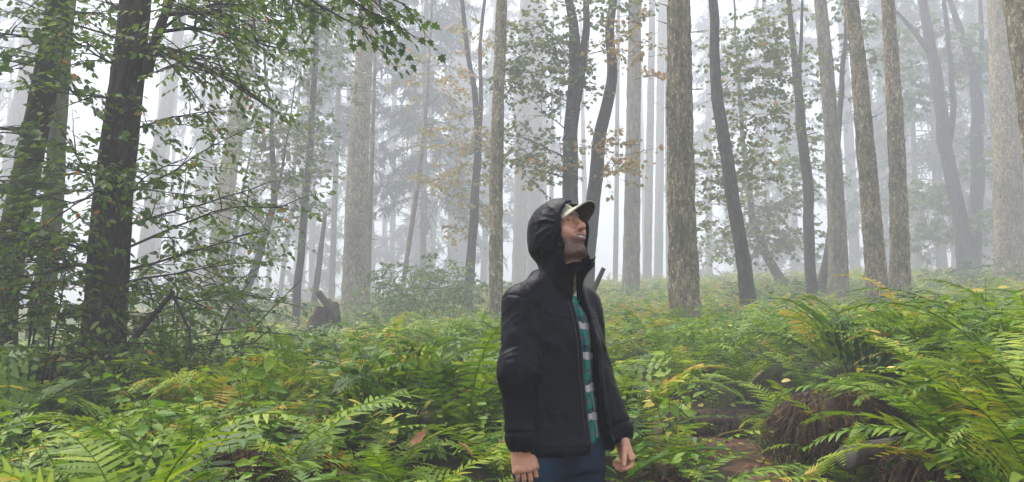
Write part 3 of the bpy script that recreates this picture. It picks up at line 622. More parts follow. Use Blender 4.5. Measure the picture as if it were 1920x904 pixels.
def M1120_crown(sp, C, rr):
    for c, r, n in [((1125, 270), (.45, .5, .3), 100), ((1160, 310), (.45, .5, .35), 90), ((1185, 290), (.3, .4, .4), 60), ((1030, 320), (.5, .5, .25), 110), ((1200, 90), (.4, .5, .8), 130), ((1160, 80), (.3, .4, .5), 90)]:
        sp.cloud(unp(*c, 14.8), r, int(n * 1.6), .085)
crown('M1120', 'leaf_orange', 'maple', M1120_crown, 107)
def M1370_crown(sp, C, rr):
    for c, r, n in [((1390, 110), (.9, .8, 1.1), 700), ((1420, 230), (1.0, .9, .9), 640), ((1330, 300), (.5, .5, .6), 220), ((1330, 400), (.5, .5, .5), 240), ((1440, 60), (.9, .8, .8), 520), ((1380, 330), (.8, .6, .5), 320), ((1460, 150), (.6, .7, 1.0), 420)]:
        sp.cloud(unp(*c, 16), r, int(n * 1.05), .095)
crown('M1370', 'leaf_pale', 'maple', M1370_crown, 108)
def M1430_crown(sp, C, rr):
    for c, r, n in [((1430, 380), (1.3, .9, .5), 560), ((1460, 450), (1.2, .9, .35), 420), ((1400, 440), (1.0, .8, .4), 320), ((1500, 330), (.7, .8, .5), 260), ((1460, 300), (.8, .8, .5), 260), ((1350, 470), (.8, .7, .3), 160)]:
        sp.cloud(unp(*c, 19.5), r, int(n * 1.5), .10)
crown('M1430', 'leaf_pale', 'maple', M1430_crown, 109)
def M1515_crown(sp, C, rr):
    for c, r, n in [((1585, 40), (.7, .7, .9), 300), ((1540, 180), (.4, .5, .6), 120), ((1500, 270), (.5, .5, .3), 120), ((1600, 110), (.4, .5, .6), 130)]:
        sp.cloud(unp(*c, 18.5), r, n, .14)
crown('M1515', 'leaf_pale', 'maple', M1515_crown, 110)
def M1800_crown(sp, C, rr):
    for c, r, n in [((1740, 370), (1.0, .9, .5), 420), ((1790, 420), (.9, .9, .5), 340), ((1730, 440), (.8, .8, .4), 260), ((1850, 300), (.8, .9, .7), 300), ((1800, 90), (1.3, 1, .9), 600), ((1720, 170), (1.1, 1, .9), 560), ((1690, 60), (1.0, 1, .8), 400), ((1860, 120), (.9, 1, .9), 420), ((1850, 420), (.6, .7, .4), 200)]:
        sp.cloud(unp(*c, 21.5), r, n, .15)
crown('M1800', 'leaf_pale', 'maple', M1800_crown, 111)

# maple bough reaching in from the top, its own tree stands outside the frame
bo = empty('maple_branch', tuple(unp(500, -60, 5.6)))
sp = Spray(120)
o0 = unp(500, -60, 5.6)
for a, b, da, db, ns in [((470, -90), (690, 62), 5.6, 5.4, 9), ((560, -80), (760, 8), 5.6, 5.6, 9), ((500, -80), (560, 20), 5.6, 5.8, 7), ((600, -60), (690, -10), 5.6, 5.2, 7), ((640, -10), (740, 40), 5.5, 5.3, 6)]:
    sp.branch(unp(*a, da), unp(*b, db), sag=-.02, r0=.016, nsub=ns, leaf=.07, step=.05, twig=.24, sub=.36, hang=.5, start=.2)
sp.P = [p - o0 for p in sp.P]; sp.lines = [(l - o0, r) for l, r in sp.lines]
sp.build(bo, 'leaf_dark', 'star', name='leaves')
tag(bo, 'dark green maple bough hanging into the top edge, left of centre', 'branch')

# ------------------------------------------------------------------ hazy hemlocks with drooping boughs
def hemlock(label, px, d, z0, z1, reach, seed, nb=46, wpx=12, sides=(0, 6.283), big=1.0):
    rng = np.random.default_rng(seed)
    base = unp(px[0], px[1], d); top = unp(px[2], 0, d); sc_ = dm(d) / d; d = dm(d); z0 *= sc_; z1 *= sc_; reach *= sc_; g = float(hgt(base[0], d)); off = np.array([base[0], d, g])
    root = empty('hemlock_tree', tuple(off))
    V, F, cap, C, rr = trunk_geo([base, top], [wpx * d / FPX / 2, wpx * .7 * d / FPX / 2], 10, .3, .04, 6, .2, seed, g, d * .49 + 3)
    link('trunk', mesh_data('trunk', V - off, [F, cap], smooth_shade=True), M['grey_bark'], root)
    lines = []; tri = []
    for i in range(nb):
        z = z0 + (z1 - z0) * (i + rng.random()) / nb
        c = on_stem(C, z) - off; an = sides[0] + (sides[1] - sides[0]) * rng.random()
        L = reach * (.5 + .7 * rng.random()) * (1 - .4 * (z - z0) / (z1 - z0 + .01))
        dr = np.array([math.cos(an), math.sin(an), 0]); e = c + dr * L + np.array([0, 0, -L * (.25 + .35 * rng.random())])
        m = (c + e) / 2 + np.array([0, 0, .22 * L]); B = bez(c, m, e, 9); lines.append((B, np.linspace(.025, .006, 9) * sc_))
        sd = np.array([-dr[1], dr[0], 0])
        for j in range(22 if big == 1 else 12):
            t = .2 + .8 * rng.random(); k = min(int(t * 8), 7); q = B[k] + (B[k + 1] - B[k]) * (t * 8 - k)
            l = L * .34 * (1.1 - .6 * t) * (.6 + .8 * rng.random())
            dd = dr * .5 + sd * rng.normal(0, .6) + np.array([0, 0, -.35 - .5 * rng.random()]); dd /= np.linalg.norm(dd)
            sp_ = q + dd * l
            n_ = int(5 + l * 8 / sc_ / big)
            for u in range(n_):
                p = q + (sp_ - q) * (u + rng.random()) / n_
                w = .17 * sc_ * big ** .6 * (.6 + .6 * rng.random())
                x = dd * .5 + rng.standard_normal(3) * .55 + np.array([0, 0, -.3]); x /= np.linalg.norm(x)
                y = np.cross(x, rng.standard_normal(3)); y /= np.linalg.norm(y)
                tri.append((p - y * w * .17, p + y * w * .17, p + x * w * 1.4))
    T = np.array(tri).reshape(-1, 3)
    link('crown', mesh_data('crown', T, [np.arange(len(T)).reshape(-1, 3)], [rng.random(len(tri))]), M['needle'], root)
    Vb, Fb = tubes(lines, 4)
    link('boughs', mesh_data('boughs', Vb, [Fb]), M['grey_bark'], root)
    tag(root, label, 'tree', 'hazy hemlocks with drooping boughs' if big == 1 else 'faint conifer crowns far back in the fog')
hemlock('hazy hemlock with drooping boughs between the big pale trunk and the orange maple', (792, 545, 800), 23, 5, 13, 2.2, 201, 80)
hemlock('hazy hemlock with drooping boughs left of the big pale trunk', (622, 545, 640), 23, 6, 14, 2.2, 202, 60)
hemlock('very faint hemlock with drooping boughs behind the leaning bare pole', (735, 540, 742), 36, 5, 19, 2.6, 203, 40)
hemlock('very faint hemlock in the fog above the pair of pale trunks', (905, 545, 930), 34, 10, 19, 3.0, 204, 36)
hemlock('dim hemlock crown behind the two scaly firs on the right', (1725, 540, 1700), 24, 5, 14, 2.8, 205, 80)
hemlock('dim hemlock behind the dark hazy maple at the right', (1845, 540, 1835), 25, 4.5, 14, 2.8, 206, 80)
hemlock('dim hemlock behind the dark trunk leaning left', (1440, 540, 1432), 28, 9, 18, 2.8, 207, 40)

# conifer crowns far back, faint in the fog
_hl = [(585, 30.0, 1.8, 15.5, 3.4), (655, 33.0, 1.8, 15.5, 3.7), (845, 30.6, 2.6, 15.5, 3.5), (775, 33.6, 1.8, 15.5, 3.8), (935, 33.0, 4.4, 15.5, 3.5), (1020, 34.2, 5.3, 15.5, 3.7), (1330, 32.4, 3.5, 15.5, 3.7), (1420, 33.6, 2.6, 15.5, 3.8), (1490, 31.2, 3.5, 15.5, 3.2), (1630, 30.6, 3.5, 15.5, 3.4), (1700, 33.0, 2.6, 15.5, 3.8), (1790, 31.8, 2.6, 15.5, 3.8), (1880, 33.0, 2.6, 15.5, 4.0), (1930, 30.0, 3.5, 15.5, 3.5), (480, 33.6, 2.6, 15.5, 3.5), (380, 31.2, 3.5, 15.5, 3.4), (40, 31.2, 3.5, 15.5, 3.7)]
for i_, (px_, d_, a_, b_, r_) in enumerate(_hl):
    hemlock('faint conifer crown melting into the fog behind the trunks', (px_, 540, px_), d_, a_, b_, r_ * .62, 230 + i_, 44, 12, big=2.6)
# far wood: countless trunks that melt into one grey mass
rng = np.random.default_rng(300)
Vs, Fs, Cs = [], [], []; off_ = 0
for i in range(40):
    d = 112 + 34 * rng.random() ** .8; x = (rng.random() * 2 - 1) * d * .8
    r = .3 + .5 * rng.random(); g = float(hgt(x, d)); lean = rng.normal(0, .02)
    V, F, cap, _, _ = trunk_geo([np.array([x, d, g]), np.array([x + lean * 10, d, g + 10])], [r, r * .75], 8, 1.5, .03, 5, .15, i, g, 58 + 4 * rng.random())
    Vs.append(V); Fs.append(F + off_); Cs.append(cap + off_); off_ += len(V)
tag(link('distant_wood', mesh_data('distant_wood', np.concatenate(Vs), [np.concatenate(Fs), np.concatenate(Cs)], smooth_shade=True), M['grey_bark']), 'pale far-off trunks melting into the fog behind the slope', 'woods', kind='stuff')

# ------------------------------------------------------------------ ferns
def rachis(n, L, e0, e1, pw=1.2):
    t = np.linspace(0, 1, n); e = e0 + (e1 - e0) * t ** pw
    ds = L / (n - 1)
    x = np.concatenate([[0], np.cumsum(np.cos(e[:-1]) * ds)]); z = np.concatenate([[0], np.cumsum(np.sin(e[:-1]) * ds)])
    T = np.stack([np.cos(e), 0 * e, np.sin(e)], -1)
    return np.stack([x, 0 * x, z], -1), T, t

def frond_geo(rng, L=1.0, pairs=28, width=.11, e0=1.25, e1=-.35, hi=True, pw=1.2, bare=.12, wprof=.3, twist=0.0, pin_w=.85, lacy=False):
    """one frond growing from the origin towards +x; returns V, quads, rnd"""
    n = pairs + 4
    C, T, t = rachis(n, L, e0, e1, pw)
    C[:, 1] += .05 * L * rng.normal() * t ** 2
    N = np.cross(T, np.array([0, 1.0, 0])) * -1.0
    N = np.stack([-T[:, 2], 0 * t, T[:, 0]], -1)
    V, F, Rn = [], [], []; base = rng.random() * .36 + .33
    # rachis ribbon (two crossing strips)
    w = .0045 * (1.1 - t) + .001
    S0 = np.array([0, 1.0, 0])
    for ax in (S0[None, :] * np.ones((n, 1)), N):
        o = sum(len(v) for v in V)
        V.append(np.stack([C - ax * w[:, None], C + ax * w[:, None]], 1).reshape(-1, 3))
        k = np.arange(n - 1) * 2 + o; F.append(np.stack([k, k + 1, k + 3, k + 2], -1)); Rn.append(np.full(n - 1, .35))
    sp = L / n
    for i in range(2, n - 1):
        tt = t[i]
        if tt < bare: continue
        torn = rng.random(2) < .05
        u = (tt - bare) / (1 - bare)
        prof = min(1, (u / wprof) ** .6) if u < wprof else ((1 - u) / (1 - wprof)) ** .75
        if lacy: prof = min(1, u / .12) ** .5 * (1 - u) ** .8 * 1.15
        l = width * prof + .006
        for sd in (-1, 1):
            if torn[(sd + 1) // 2]: continue
            fw = .25 + .45 * u + .08 * rng.normal()
            d = T[i] * fw + sd * S0 * 1.0 + N[i] * (.12 + .12 * rng.normal())
            d /= np.linalg.norm(d)
            ll = l * (.9 + .2 * rng.random())
            a = T[i] * sp * pin_w * .5; p0 = C[i]
            dr = -N[i] * .0 + np.array([0, 0, -1.0]) * (.18 + .12 * rng.random()) * ll
            o = sum(len(v) for v in V); r_ = np.clip(base + .12 * rng.normal(), 0, 1)
            if lacy:
                m = 5 if hi else 3
                for j in range(m):
                    q = p0 + d * ll * (j + .4) / m + dr * ((j + .4) / m) ** 2
                    s2 = sp * 1.25 * (1.05 - j / m)
                    for s3 in (-1, 1):
                        e = d * .5 + s3 * T[i]; e /= np.linalg.norm(e); f_ = np.cross(e, N[i]); f_ /= np.linalg.norm(f_) + 1e-9
                        h = ll / m * .42
                        V.append(np.array([q - d * h * .8, q + e * s2 * .6 - d * h * .5, q + e * s2, q + d * h])); F.append(np.array([[o, o + 1, o + 2, o + 3]])); Rn.append([r_]); o += 4
            elif hi:
                m1 = p0 + d * ll * .4; tip = p0 + d * ll + dr + T[i] * ll * .12
                V.append(np.array([p0 - a * .9, p0 + a * .9, m1 + a * .95 + dr * .2, m1 - a * .75 + dr * .2, tip + a * .12, tip - a * .1]))
                F.append(np.array([[o, o + 1, o + 2, o + 3], [o + 3, o + 2, o + 4, o + 5]])); Rn.append([r_, r_])
            else:
                tip = p0 + d * ll + dr
                V.append(np.array([p0 - a, p0 + a, tip + a * .35, tip - a * .25])); F.append(np.array([[o, o + 1, o + 2, o + 3]])); Rn.append([r_])
    return np.concatenate(V), np.concatenate(F), np.concatenate(Rn)

def rot_z(V, a):
    c, s = math.cos(a), math.sin(a); return np.stack([V[:, 0] * c - V[:, 1] * s, V[:, 0] * s + V[:, 1] * c, V[:, 2]], -1)

frng = np.random.default_rng(41)
HI = []
for i in range(10):
    lacy = i >= 8
    V, F, r_ = frond_geo(frng, 1.0, 34 if not lacy else 22, .105 + .03 * frng.random() if not lacy else .2, R(60 + 20 * frng.random()), R(-15 - 45 * frng.random()), True, 1.0 + .6 * frng.random(), lacy=lacy, bare=.12 if not lacy else .25)
    HI.append(mesh_data('frond', V, [F], [r_])); HI[-1].materials.append(M['fern'])
OLD = []
for i in range(3):
    V, F, r_ = frond_geo(frng, .95, 30, .10, R(55), R(-50), True, 1.0)
    OLD.append(mesh_data('frond', V, [F], [r_])); OLD[-1].materials.append(M['fern_old'])
DEAD = []
for i in range(3):
    V, F, r_ = frond_geo(frng, .85, 24, .06, R(40), R(-95), True, .6, pin_w=.6)
    DEAD.append(mesh_data('dead_frond', V, [F], [r_])); DEAD[-1].materials.append(M['fern_dead'])

def fern_merged(rng, nf, pairs, lacy, hi=False):
    Vs, Fs, Rs = [], [], []; o = 0
    for k in range(nf):
        V, F, r_ = frond_geo(rng, .7 + .45 * rng.random(), pairs, (.11 if not lacy else .2) * (.9 + .3 * rng.random()), R(56 + 26 * rng.random()), R(-12 - 48 * rng.random()), hi, 1.0 + .7 * rng.random(), lacy=lacy, bare=.12 if not lacy else .28)
        V = rot_z(V, 6.283 * (k + .7 * rng.random()) / nf); Vs.append(V); Fs.append(F + o); Rs.append(r_ + rng.normal(.02, .19)); o += len(V)
    return np.concatenate(Vs), np.concatenate(Fs), np.clip(np.concatenate(Rs), 0, 1)
MID, LOW = [], []
for i in range(9):
    V, F, r_ = fern_merged(frng, 11, 22 if i < 5 else 15, i >= 5); MID.append(mesh_data('fern', V, [F], [r_])); MID[-1].materials.append(M['fern'])
for i in range(6):
    LOW.append(fern_merged(frng, 9, 13, False))

def near_fern(x, y, s, label, group=None, nf=14, yaw=0, dead=2, az=None, z=None, types=None):
    g = float(hgt(x, y)) if z is None else z
    o = empty('fern', (x, y, g - .02), yaw); o.scale = (s, s, s)
    for k in range(nf):
        a = 6.283 * (k + .8 * frng.random()) / nf if az is None else az[0] + (az[1] - az[0]) * (k + frng.random()) / nf
        c = link('frond', OLD[int(frng.integers(0, 3))] if frng.random() < .10 else HI[int(frng.integers(0, 10)) if types is None else int(frng.choice(types))], None, o)
        c.rotation_euler = (frng.normal(0, .12), frng.normal(-.02, .16), a); f = .7 + .45 * frng.random(); c.scale = (f, f, f)
    for k in range(dead):
        c = link('dead_frond', DEAD[int(frng.integers(0, 3))], None, o); c.rotation_euler = (0, 0, 6.283 * frng.random()); f = .7 + .4 * frng.random(); c.scale = (f, f, f)
    tag(o, label, 'fern', group); return o

def px2x(px, y): return (px - CX) / FPX * y * 1.01

SW = list(range(8))
HEROES = [  # px, distance, size, label
    (310, 2.9, 1.2, 'large near sword fern with arching fronds in the bottom left corner'),
    (120, 2.6, .75, 'sword fern with pale feathery frond at the bottom edge, far left'),
    (520, 3.5, .85, 'sword fern above the brown root clump at the bottom left'),
    (655, 3.3, .8, 'sword fern at the bottom edge midway between the left corner and the man'),
    (770, 3.6, .85, 'sword fern beside the big brown fallen leaf left of the man'),
    (868, 3.6, .8, 'bright fern touching the man\'s right sleeve'),
    (1238, 3.7, .95, 'bright fern right behind the man\'s left hand'),
    (1575, 4.9, .95, 'fern crowning the hanging brown root mass beside the path'),
    (1480, 6.0, .95, 'fern at the left shoulder of the brown root mass'),
    (1765, 4.3, 1.05, 'large sword fern right of the brown root mass'),
    (1820, 3.5, 1.1, 'big dark sword fern with long fronds in the bottom right'),
    (1935, 3.3, 1.0, 'sword fern cut by the right edge of the picture, lower one'),
    (1890, 4.6, 1.05, 'sword fern with a pale arching frond at the right edge, upper one'),
    (1770, 5.4, 1.0, 'sword fern in front of the scaly firs on the right bank'),
    (1380, 7.6, .9, 'fern above the dark earth bank behind the path'),
]
used = []
for px, d, s, lb in HEROES:
    x = px2x(px, d); near_fern(x, d, s, lb, nf=16 if s > .9 else 14, dead=3); used.append((x, d, .42 * s))

def zone(px, d):
    if d < 6.5:
        if px < 480: return 'green fern in the near left corner among many alike', 'near ferns in the left corner'
        if px < 960: return 'green fern in the foreground just left of the man, among many alike', 'near ferns left of the man'
        if px < 1420: return 'green fern behind the man beside the path, among many alike', 'near ferns beside the path'
        return 'green fern on the near right bank, among many alike', 'ferns on the near right bank'
    if px < 480: return 'fern in the shade around the left trunks, among many alike', 'ferns around the left trunks'
    if px < 960: return 'fern on the slope between the left trunks and the man, among many alike', 'ferns on the slope left of the man'
    if px < 1420: return 'fern on the slope around the big scaly fir, among many alike', 'ferns around the big scaly fir'
    return 'fern on the far right slope below the scaly firs, among many alike', 'ferns on the far right slope'

def clear(x, y, m):
    d, _ = path_dist(np.array(x), np.array(y))
    if d < .48 + .16 * m: return False
    px = CX + FPX * x / y
    if y < 3.3 and 830 < px < 1290: return False
    if y < 3.7 and 880 < px < 1210: return False
    if math.hypot(x - .16, y - 2.75) < .5: return False
    if y < 4.0 and 1290 < px < 1500: return False      # keeps the path open
    if y < 6.4 and 1250 < px < 1510: return False
    if y < 5.2 and 1500 < px < 1690: return False      # leaves the root clump and the grey log in view
    return True

cand = []; cells = {}
for _ in range(60000):
    y = 2.5 + 62 * frng.random() ** .75; x = (frng.random() * 2 - 1) * (.72 * y + .6)
    sp_ = .44 + .018 * y
    if not clear(x, y, 1): continue
    if any((x - a) ** 2 + (y - b) ** 2 < c * c for a, b, c in used): continue
    if 560 < CX + FPX * x / y < 660 and 15 < y < 19.5: continue      # keeps the rotten stump in view
    ci, cj = int(x // 1), int(y // 1)
    if any((x - a) ** 2 + (y - b) ** 2 < sp_ * sp_ for i in (-1, 0, 1) for j in (-1, 0, 1) for a, b in cells.get((ci + i, cj + j), ())): continue
    cells.setdefault((ci, cj), []).append((x, y)); cand.append((x, y))
cand.sort(key=lambda p: p[1])
NIND = 280
for i, (x, y) in enumerate(cand[:NIND]):
    px = CX + FPX * x / y; lb, gr = zone(px, y); s = (.9 + .4 * frng.random()) * (.9 if px > 1420 and y < 7 else .88 if y < 5 else 1)
    if y < 4.2 or (px > 1420 and y < 5.5):
        near_fern(x, y, s, lb, gr, nf=12, dead=1)
    else:
        o = link('fern', MID[int(frng.integers(0, 9))]); o.location = (x, y, float(hgt(x, y)) - .02)
        o.rotation_euler = (frng.normal(0, .1), frng.normal(0, .1), 6.283 * frng.random()); o.scale = (s, s, s * (.9 + .3 * frng.random())); tag(o, lb, 'fern', gr)
Vs, Fs, Rs = [], [], []; o_ = 0
for x, y in cand[NIND:]:
    V, F, r_ = LOW[int(frng.integers(0, 6))]; s = (.95 + .5 * frng.random()) * (1 + .006 * y)
    V = rot_z(V, 6.283 * frng.random()) * s; V = V + np.array([x, y, float(hgt(x, y)) - .02])
    Vs.append(V); Fs.append(F + o_); Rs.append(np.clip(r_ + frng.normal(.05, .2), 0, 1)); o_ += len(V)
tag(link('far_ferns', mesh_data('far_ferns', np.concatenate(Vs), [np.concatenate(Fs)], [np.concatenate(Rs)]), M['fern']), 'mass of ferns covering the far slope under the trunks', 'ferns', kind='stuff')

# ------------------------------------------------------------------ leafy plants between the ferns
def herb_geo(rng, nst, h, leaf, spread, per=6):
    P, D, N, S, lines = [], [], [], [], []
    for k in range(nst):
        a = 6.283 * rng.random(); b = np.array([math.cos(a), math.sin(a), 0]) * spread * rng.random()
        hh = h * (.6 + .6 * rng.random()); e = b * 1.6 + np.array([rng.normal(0, .08), rng.normal(0, .08), hh])
        C = bez(b * .4, b * .7 + np.array([0, 0, hh * .6]), e, 5); lines.append((C, np.linspace(.0028, .0012, 5)))
        for j in range(per):
            t = .35 + .65 * (j + 1) / per; q = C[min(int(t * 4), 3)] + (C[min(int(t * 4), 3) + 1] - C[min(int(t * 4), 3)]) * (t * 4 - min(int(t * 4), 3))
            an = a + j * 2.4 + rng.normal(0, .4)
            P.append(q + np.array([math.cos(an), math.sin(an), 0]) * leaf * .25); D.append(np.array([math.cos(an), math.sin(an), rng.normal(-.1, .25)]))
            N.append(np.array([0, 0, 1]) + rng.standard_normal(3) * .3); S.append(leaf * (.6 + .6 * rng.random()))
    V, F, nf = leaf_geo(np.array(P), np.array(D), np.array(N), np.array(S), 'broad')
    rn = np.clip(.56 + .23 * rng.standard_normal(len(P)), 0, 1)
    return V, F, np.repeat(rn, nf), lines
hrng = np.random.default_rng(52)
HERB = []
for i in range(7):
    V, F, rn, lines = herb_geo(hrng, 7 + i % 3, .5, .052 + .03 * (i % 3) / 2, .26, 11)
    a = mesh_data('leaves', V, [F], [rn]); a.materials.append(M['herb'])
    Vt, Ft = tubes(lines, 3); b = mesh_data('stems', Vt, [Ft]); b.materials.append(M['stem_green']); HERB.append((a, b))
def herb(x, y, s, label, group, z=None, sq=1.0):
    o = empty('leafy_plant', (x, y, (float(hgt(x, y)) if z is None else z) - .02), 6.283 * hrng.random()); o.scale = (s, s, s * sq)
    a, b = HERB[int(hrng.integers(0, 7))]; link('leaves', a, None, o); link('stem', b, None, o)
    tag(o, label, 'plant', group)
def hzone(px, d):
    if px < 480: return 'bright leafy plant among the ferns in the near left corner', 'leafy plants in the left corner'
    if px < 960: return 'bright leafy plant among the ferns left of the man', 'leafy plants left of the man'
    if px < 1420: return 'leafy plant among the ferns behind the man by the path', 'leafy plants behind the man'
    return 'leafy plant among the ferns on the right bank', 'leafy plants on the right bank'
hp = []
for _ in range(9000):
    y = 2.75 + 8 * hrng.random() ** 1.2; x = (hrng.random() * 2 - 1) * (.70 * y + .3); px = CX + FPX * x / y
    if len(hp) >= 120: break
    if not clear(x, y, .2): continue
    if px > 1400 and hrng.random() < .35: continue
    if y < 3.6 and 640 < px < 1320: continue
    if y < 3.3 and 190 < px < 440: continue
    if px > 480 and y < 4.2 and hrng.random() < .6: continue
    if any((x - a) ** 2 + (y - b) ** 2 < (.22 + .02 * y) ** 2 for a, b in hp): continue
    hp.append((x, y)); lb, gr = hzone(px, y)
    herb(x, y, (.75 + .5 * hrng.random()) * (1.1 if px < 480 and y < 4.5 else 1.0), lb, gr, sq=.95 + .35 * hrng.random())
# low herbs at the path's edge
for px, d, s in [(1500, 5.2, .5), (1530, 5.0, .45), (1560, 4.9, .5), (1470, 5.6, .5), (1440, 6.0, .5), (1420, 6.3, .45), (1590, 4.8, .4), (1490, 5.5, .45), (1455, 6.2, .4), (1400, 6.8, .5), (1515, 5.6, .55), (1545, 5.3, .5)]:
    herb(px2x(px, d), d, s, 'low green plant growing along the right edge of the path', 'low plants along the path edge', sq=.8)
# farther leafy ground cover, past counting
Vs, Fs, Rs = [], [], []; o_ = 0
for _ in range(380):
    y = 7 + 34 * hrng.random(); x = (hrng.random() * 2 - 1) * .72 * y
    if not clear(x, y, .2): continue
    a = HERB[int(hrng.integers(0, 7))][0]
    V = np.empty(len(a.vertices) * 3, np.float32); a.vertices.foreach_get('co', V); V = V.reshape(-1, 3)
    F = np.arange(len(V)).reshape(-1, 20)
    Q = np.concatenate([F[:, [0, 2, 6, 10]], F[:, [0, 10, 14, 18]]], 0)
    rn = np.clip(.42 + .2 * hrng.standard_normal(len(F)), 0, 1)
    s = .8 + .5 * hrng.random()
    Vs.append(rot_z(V, 6.283 * hrng.random()) * np.array([s, s, s * 1.3]) + np.array([x, y, float(hgt(x, y))])); Fs.append(Q + o_); Rs.append(np.concatenate([rn, rn])); o_ += len(V)
tag(link('ground_cover', mesh_data('ground_cover', np.concatenate(Vs), [np.concatenate(Fs)], [np.concatenate(Rs)]), M['herb']), 'leafy green ground cover between the ferns on the slope', 'plants', kind='stuff')

# ------------------------------------------------------------------ shrubs
ORDN = ['leftmost ', 'second from the left, ', 'third from the left, ', 'fourth from the left, ', 'fifth from the left, ', 'sixth from the left, ', 'seventh from the left, ', 'eighth from the left, ', 'ninth from the left, ', 'tenth from the left, ', 'eleventh from the left, ', 'rightmost ']
def shrub(label, c, d, rad, n, leaf, mat, seed, tpl='ovate', group='shrubs'):
    p = unp(*c, d); k_ = dm(d) / d; d = dm(d); rad = tuple(np.array(rad) * k_); g = float(hgt(p[0], d)); off = np.array([p[0], d, g])
    root = empty('shrub', tuple(off)); sp = Spray(seed); leaf *= k_
    sp.cloud(p, rad, n, leaf, clump=16, spread=.4)
    for k in range(7):
        v = sp.rng.standard_normal(3) * .45; e = p + v * np.array(rad)
        sp.lines.append((wob(bez(off + np.array([v[0] * .2, v[1] * .2, -.05]), (off + e) / 2 + np.array([0, 0, .2]), e, 7), .02, sp.rng), np.linspace(.016, .005, 7)))
    sp.P = [q - off for q in sp.P]; sp.lines = [(l - off, r) for l, r in sp.lines]
    sp.build(root, mat, tpl, name='leaves'); tag(root, label, 'shrub', group)
shrub('dense dark shrub right of the base of the dark thick trunk', (350, 660), 7.6, (.9, .7, .45), 950, .08, 'leaf_dark', 401)
shrub('dark leafy shrub at the upper right of the dark trunk, below its sprigs', (345, 545), 8.2, (.9, .7, .45), 800, .075, 'leaf_dark', 402)
shrub('dark shrub covering the foot of the mossy trunk at the left edge', (70, 640), 6.9, (.7, .6, .5), 1100, .08, 'leaf_dark', 403)
shrub('dark shrub in front of the dark thick trunk\'s foot', (215, 690), 6.4, (.5, .4, .25), 350, .075, 'leaf_dark', 404)
shrub('leafy shrub hiding the left edge between the two left trunks', (60, 480), 7.4, (.75, .6, .45), 650, .08, 'leaf_dark', 405)
shrub('small bright green shrub in the fog right of the big pale trunk', (790, 530), 17, (1.1, .8, .62), 1500, .10, 'shrub', 406)
shrub('bright green shrub left of the thin orange-leaved maple', (845, 545), 16.5, (.8, .7, .5), 900, .10, 'shrub', 407)
shrub('low shrub at the foot of the big pale trunk', (715, 560), 18, (.9, .7, .4), 700, .10, 'shrub', 408)
shrub('tall leafy shrub rising behind the ferns in front of the leaning pole', (760, 560), 15.5, (.7, .6, .45), 600, .09, 'shrub', 409)
shrub('low shrub at the foot of the leaning dark trunk', (1420, 545), 17.5, (1.3, .8, .35), 700, .11, 'shrub', 410)
shrub('low shrub at the foot of the forked dark trunk', (1500, 545), 18.5, (1.3, .8, .3), 600, .11, 'shrub', 411)
shrub('yellowing vine shrub in the shade of the brown left trunk', (75, 700), 8.0, (.45, .4, .35), 320, .09, 'leaf_orange', 412)

for i_, (cx_, cy_, d_, rx_, rz_, n_) in enumerate([(300, 560, 18, 1.2, 0.6, 800), (400, 570, 14, 0.9, 0.5, 800), (470, 560, 17, 1.0, 0.45, 700), (540, 572, 18.5, 1.1, 0.4, 700), (640, 575, 19, 0.8, 0.3, 400), (900, 555, 19, 1.0, 0.4, 600), (1010, 550, 20, 1.2, 0.4, 600), (1180, 555, 19.5, 1.2, 0.35, 600), (1340, 550, 20, 1.2, 0.35, 600), (1600, 548, 20, 1.2, 0.35, 600), (1740, 535, 19, 1.3, 0.4, 700), (1850, 520, 18, 1.2, 0.45, 700)]):
    shrub(ORDN[i_] + 'hazy green shrub along the crest of the fern slope', (cx_, cy_), d_, (rx_, .8, rz_), n_, .085, 'shrub', 440 + i_, group='hazy shrubs along the crest')
# ------------------------------------------------------------------ stumps, roots, logs
def blob_stump(name, label, px, py, d, rx, rz, seed, mat='rot_wood', spikes=.25, lean=None):
    p = unp(px, py, d); rx *= dm(d) / d; rz *= dm(d) / d; d = dm(d); g = float(hgt(p[0], d)); root = empty(name, (p[0], d, g))
    n, m = 30, 22
    a = np.linspace(0, 6.283, n, endpoint=False); u = np.linspace(0, 1, m); A, U = np.meshgrid(a, u)
    top = (p[2] - g) + rz
    prof = np.interp(U, [0, .12, .5, .85, .95, 1], [1.5, 1.15, 1.0, .95, .75, 0])
    q = np.stack([np.cos(A) * 2, np.sin(A) * 2, U * 3], -1)
    r = rx * prof * (1 + .22 * fbm(q, 1.0, 3, seed) + .12 * (1 - 2 * np.abs(vnoise(q * np.array([3, 3, .8]), 1, seed + 4))))
    z = top * np.minimum(U, .95) / .95 * (1 + 1.6 * spikes * smooth(.5, .9, U) * (vnoise(q * np.array([1.2, 1.2, 0]), 1.3, seed + 7) + .6 * vnoise(q * np.array([3.5, 3.5, 0]), 1.3, seed + 9)))
    V = np.stack([np.cos(A) * r, np.sin(A) * r, z - .05], -1).reshape(-1, 3)
    k = np.arange(n * m).reshape(m, n); k2 = np.roll(k, -1, 1); F = np.stack([k[:-1], k2[:-1], k2[1:], k[1:]], -1).reshape(-1, 4)
    link('wood', mesh_data('wood', V, [F], smooth_shade=True), M[mat], root)
    tag(root, label, 'stump'); return root, np.array([p[0], d, g]), top
blob_stump('stump', 'rotten brown stump with a log leaning out of its top', 607, 612, 14, .32, .20, 501)
blob_stump('stump', 'smaller dark mossy stump just in front of the rotten stump', 602, 678, 10.5, .28, .18, 502)
blob_stump('stump', 'low mossy stump half hidden in ferns near the slanting tree', 445, 600, 15.5, .22, .1, 503)
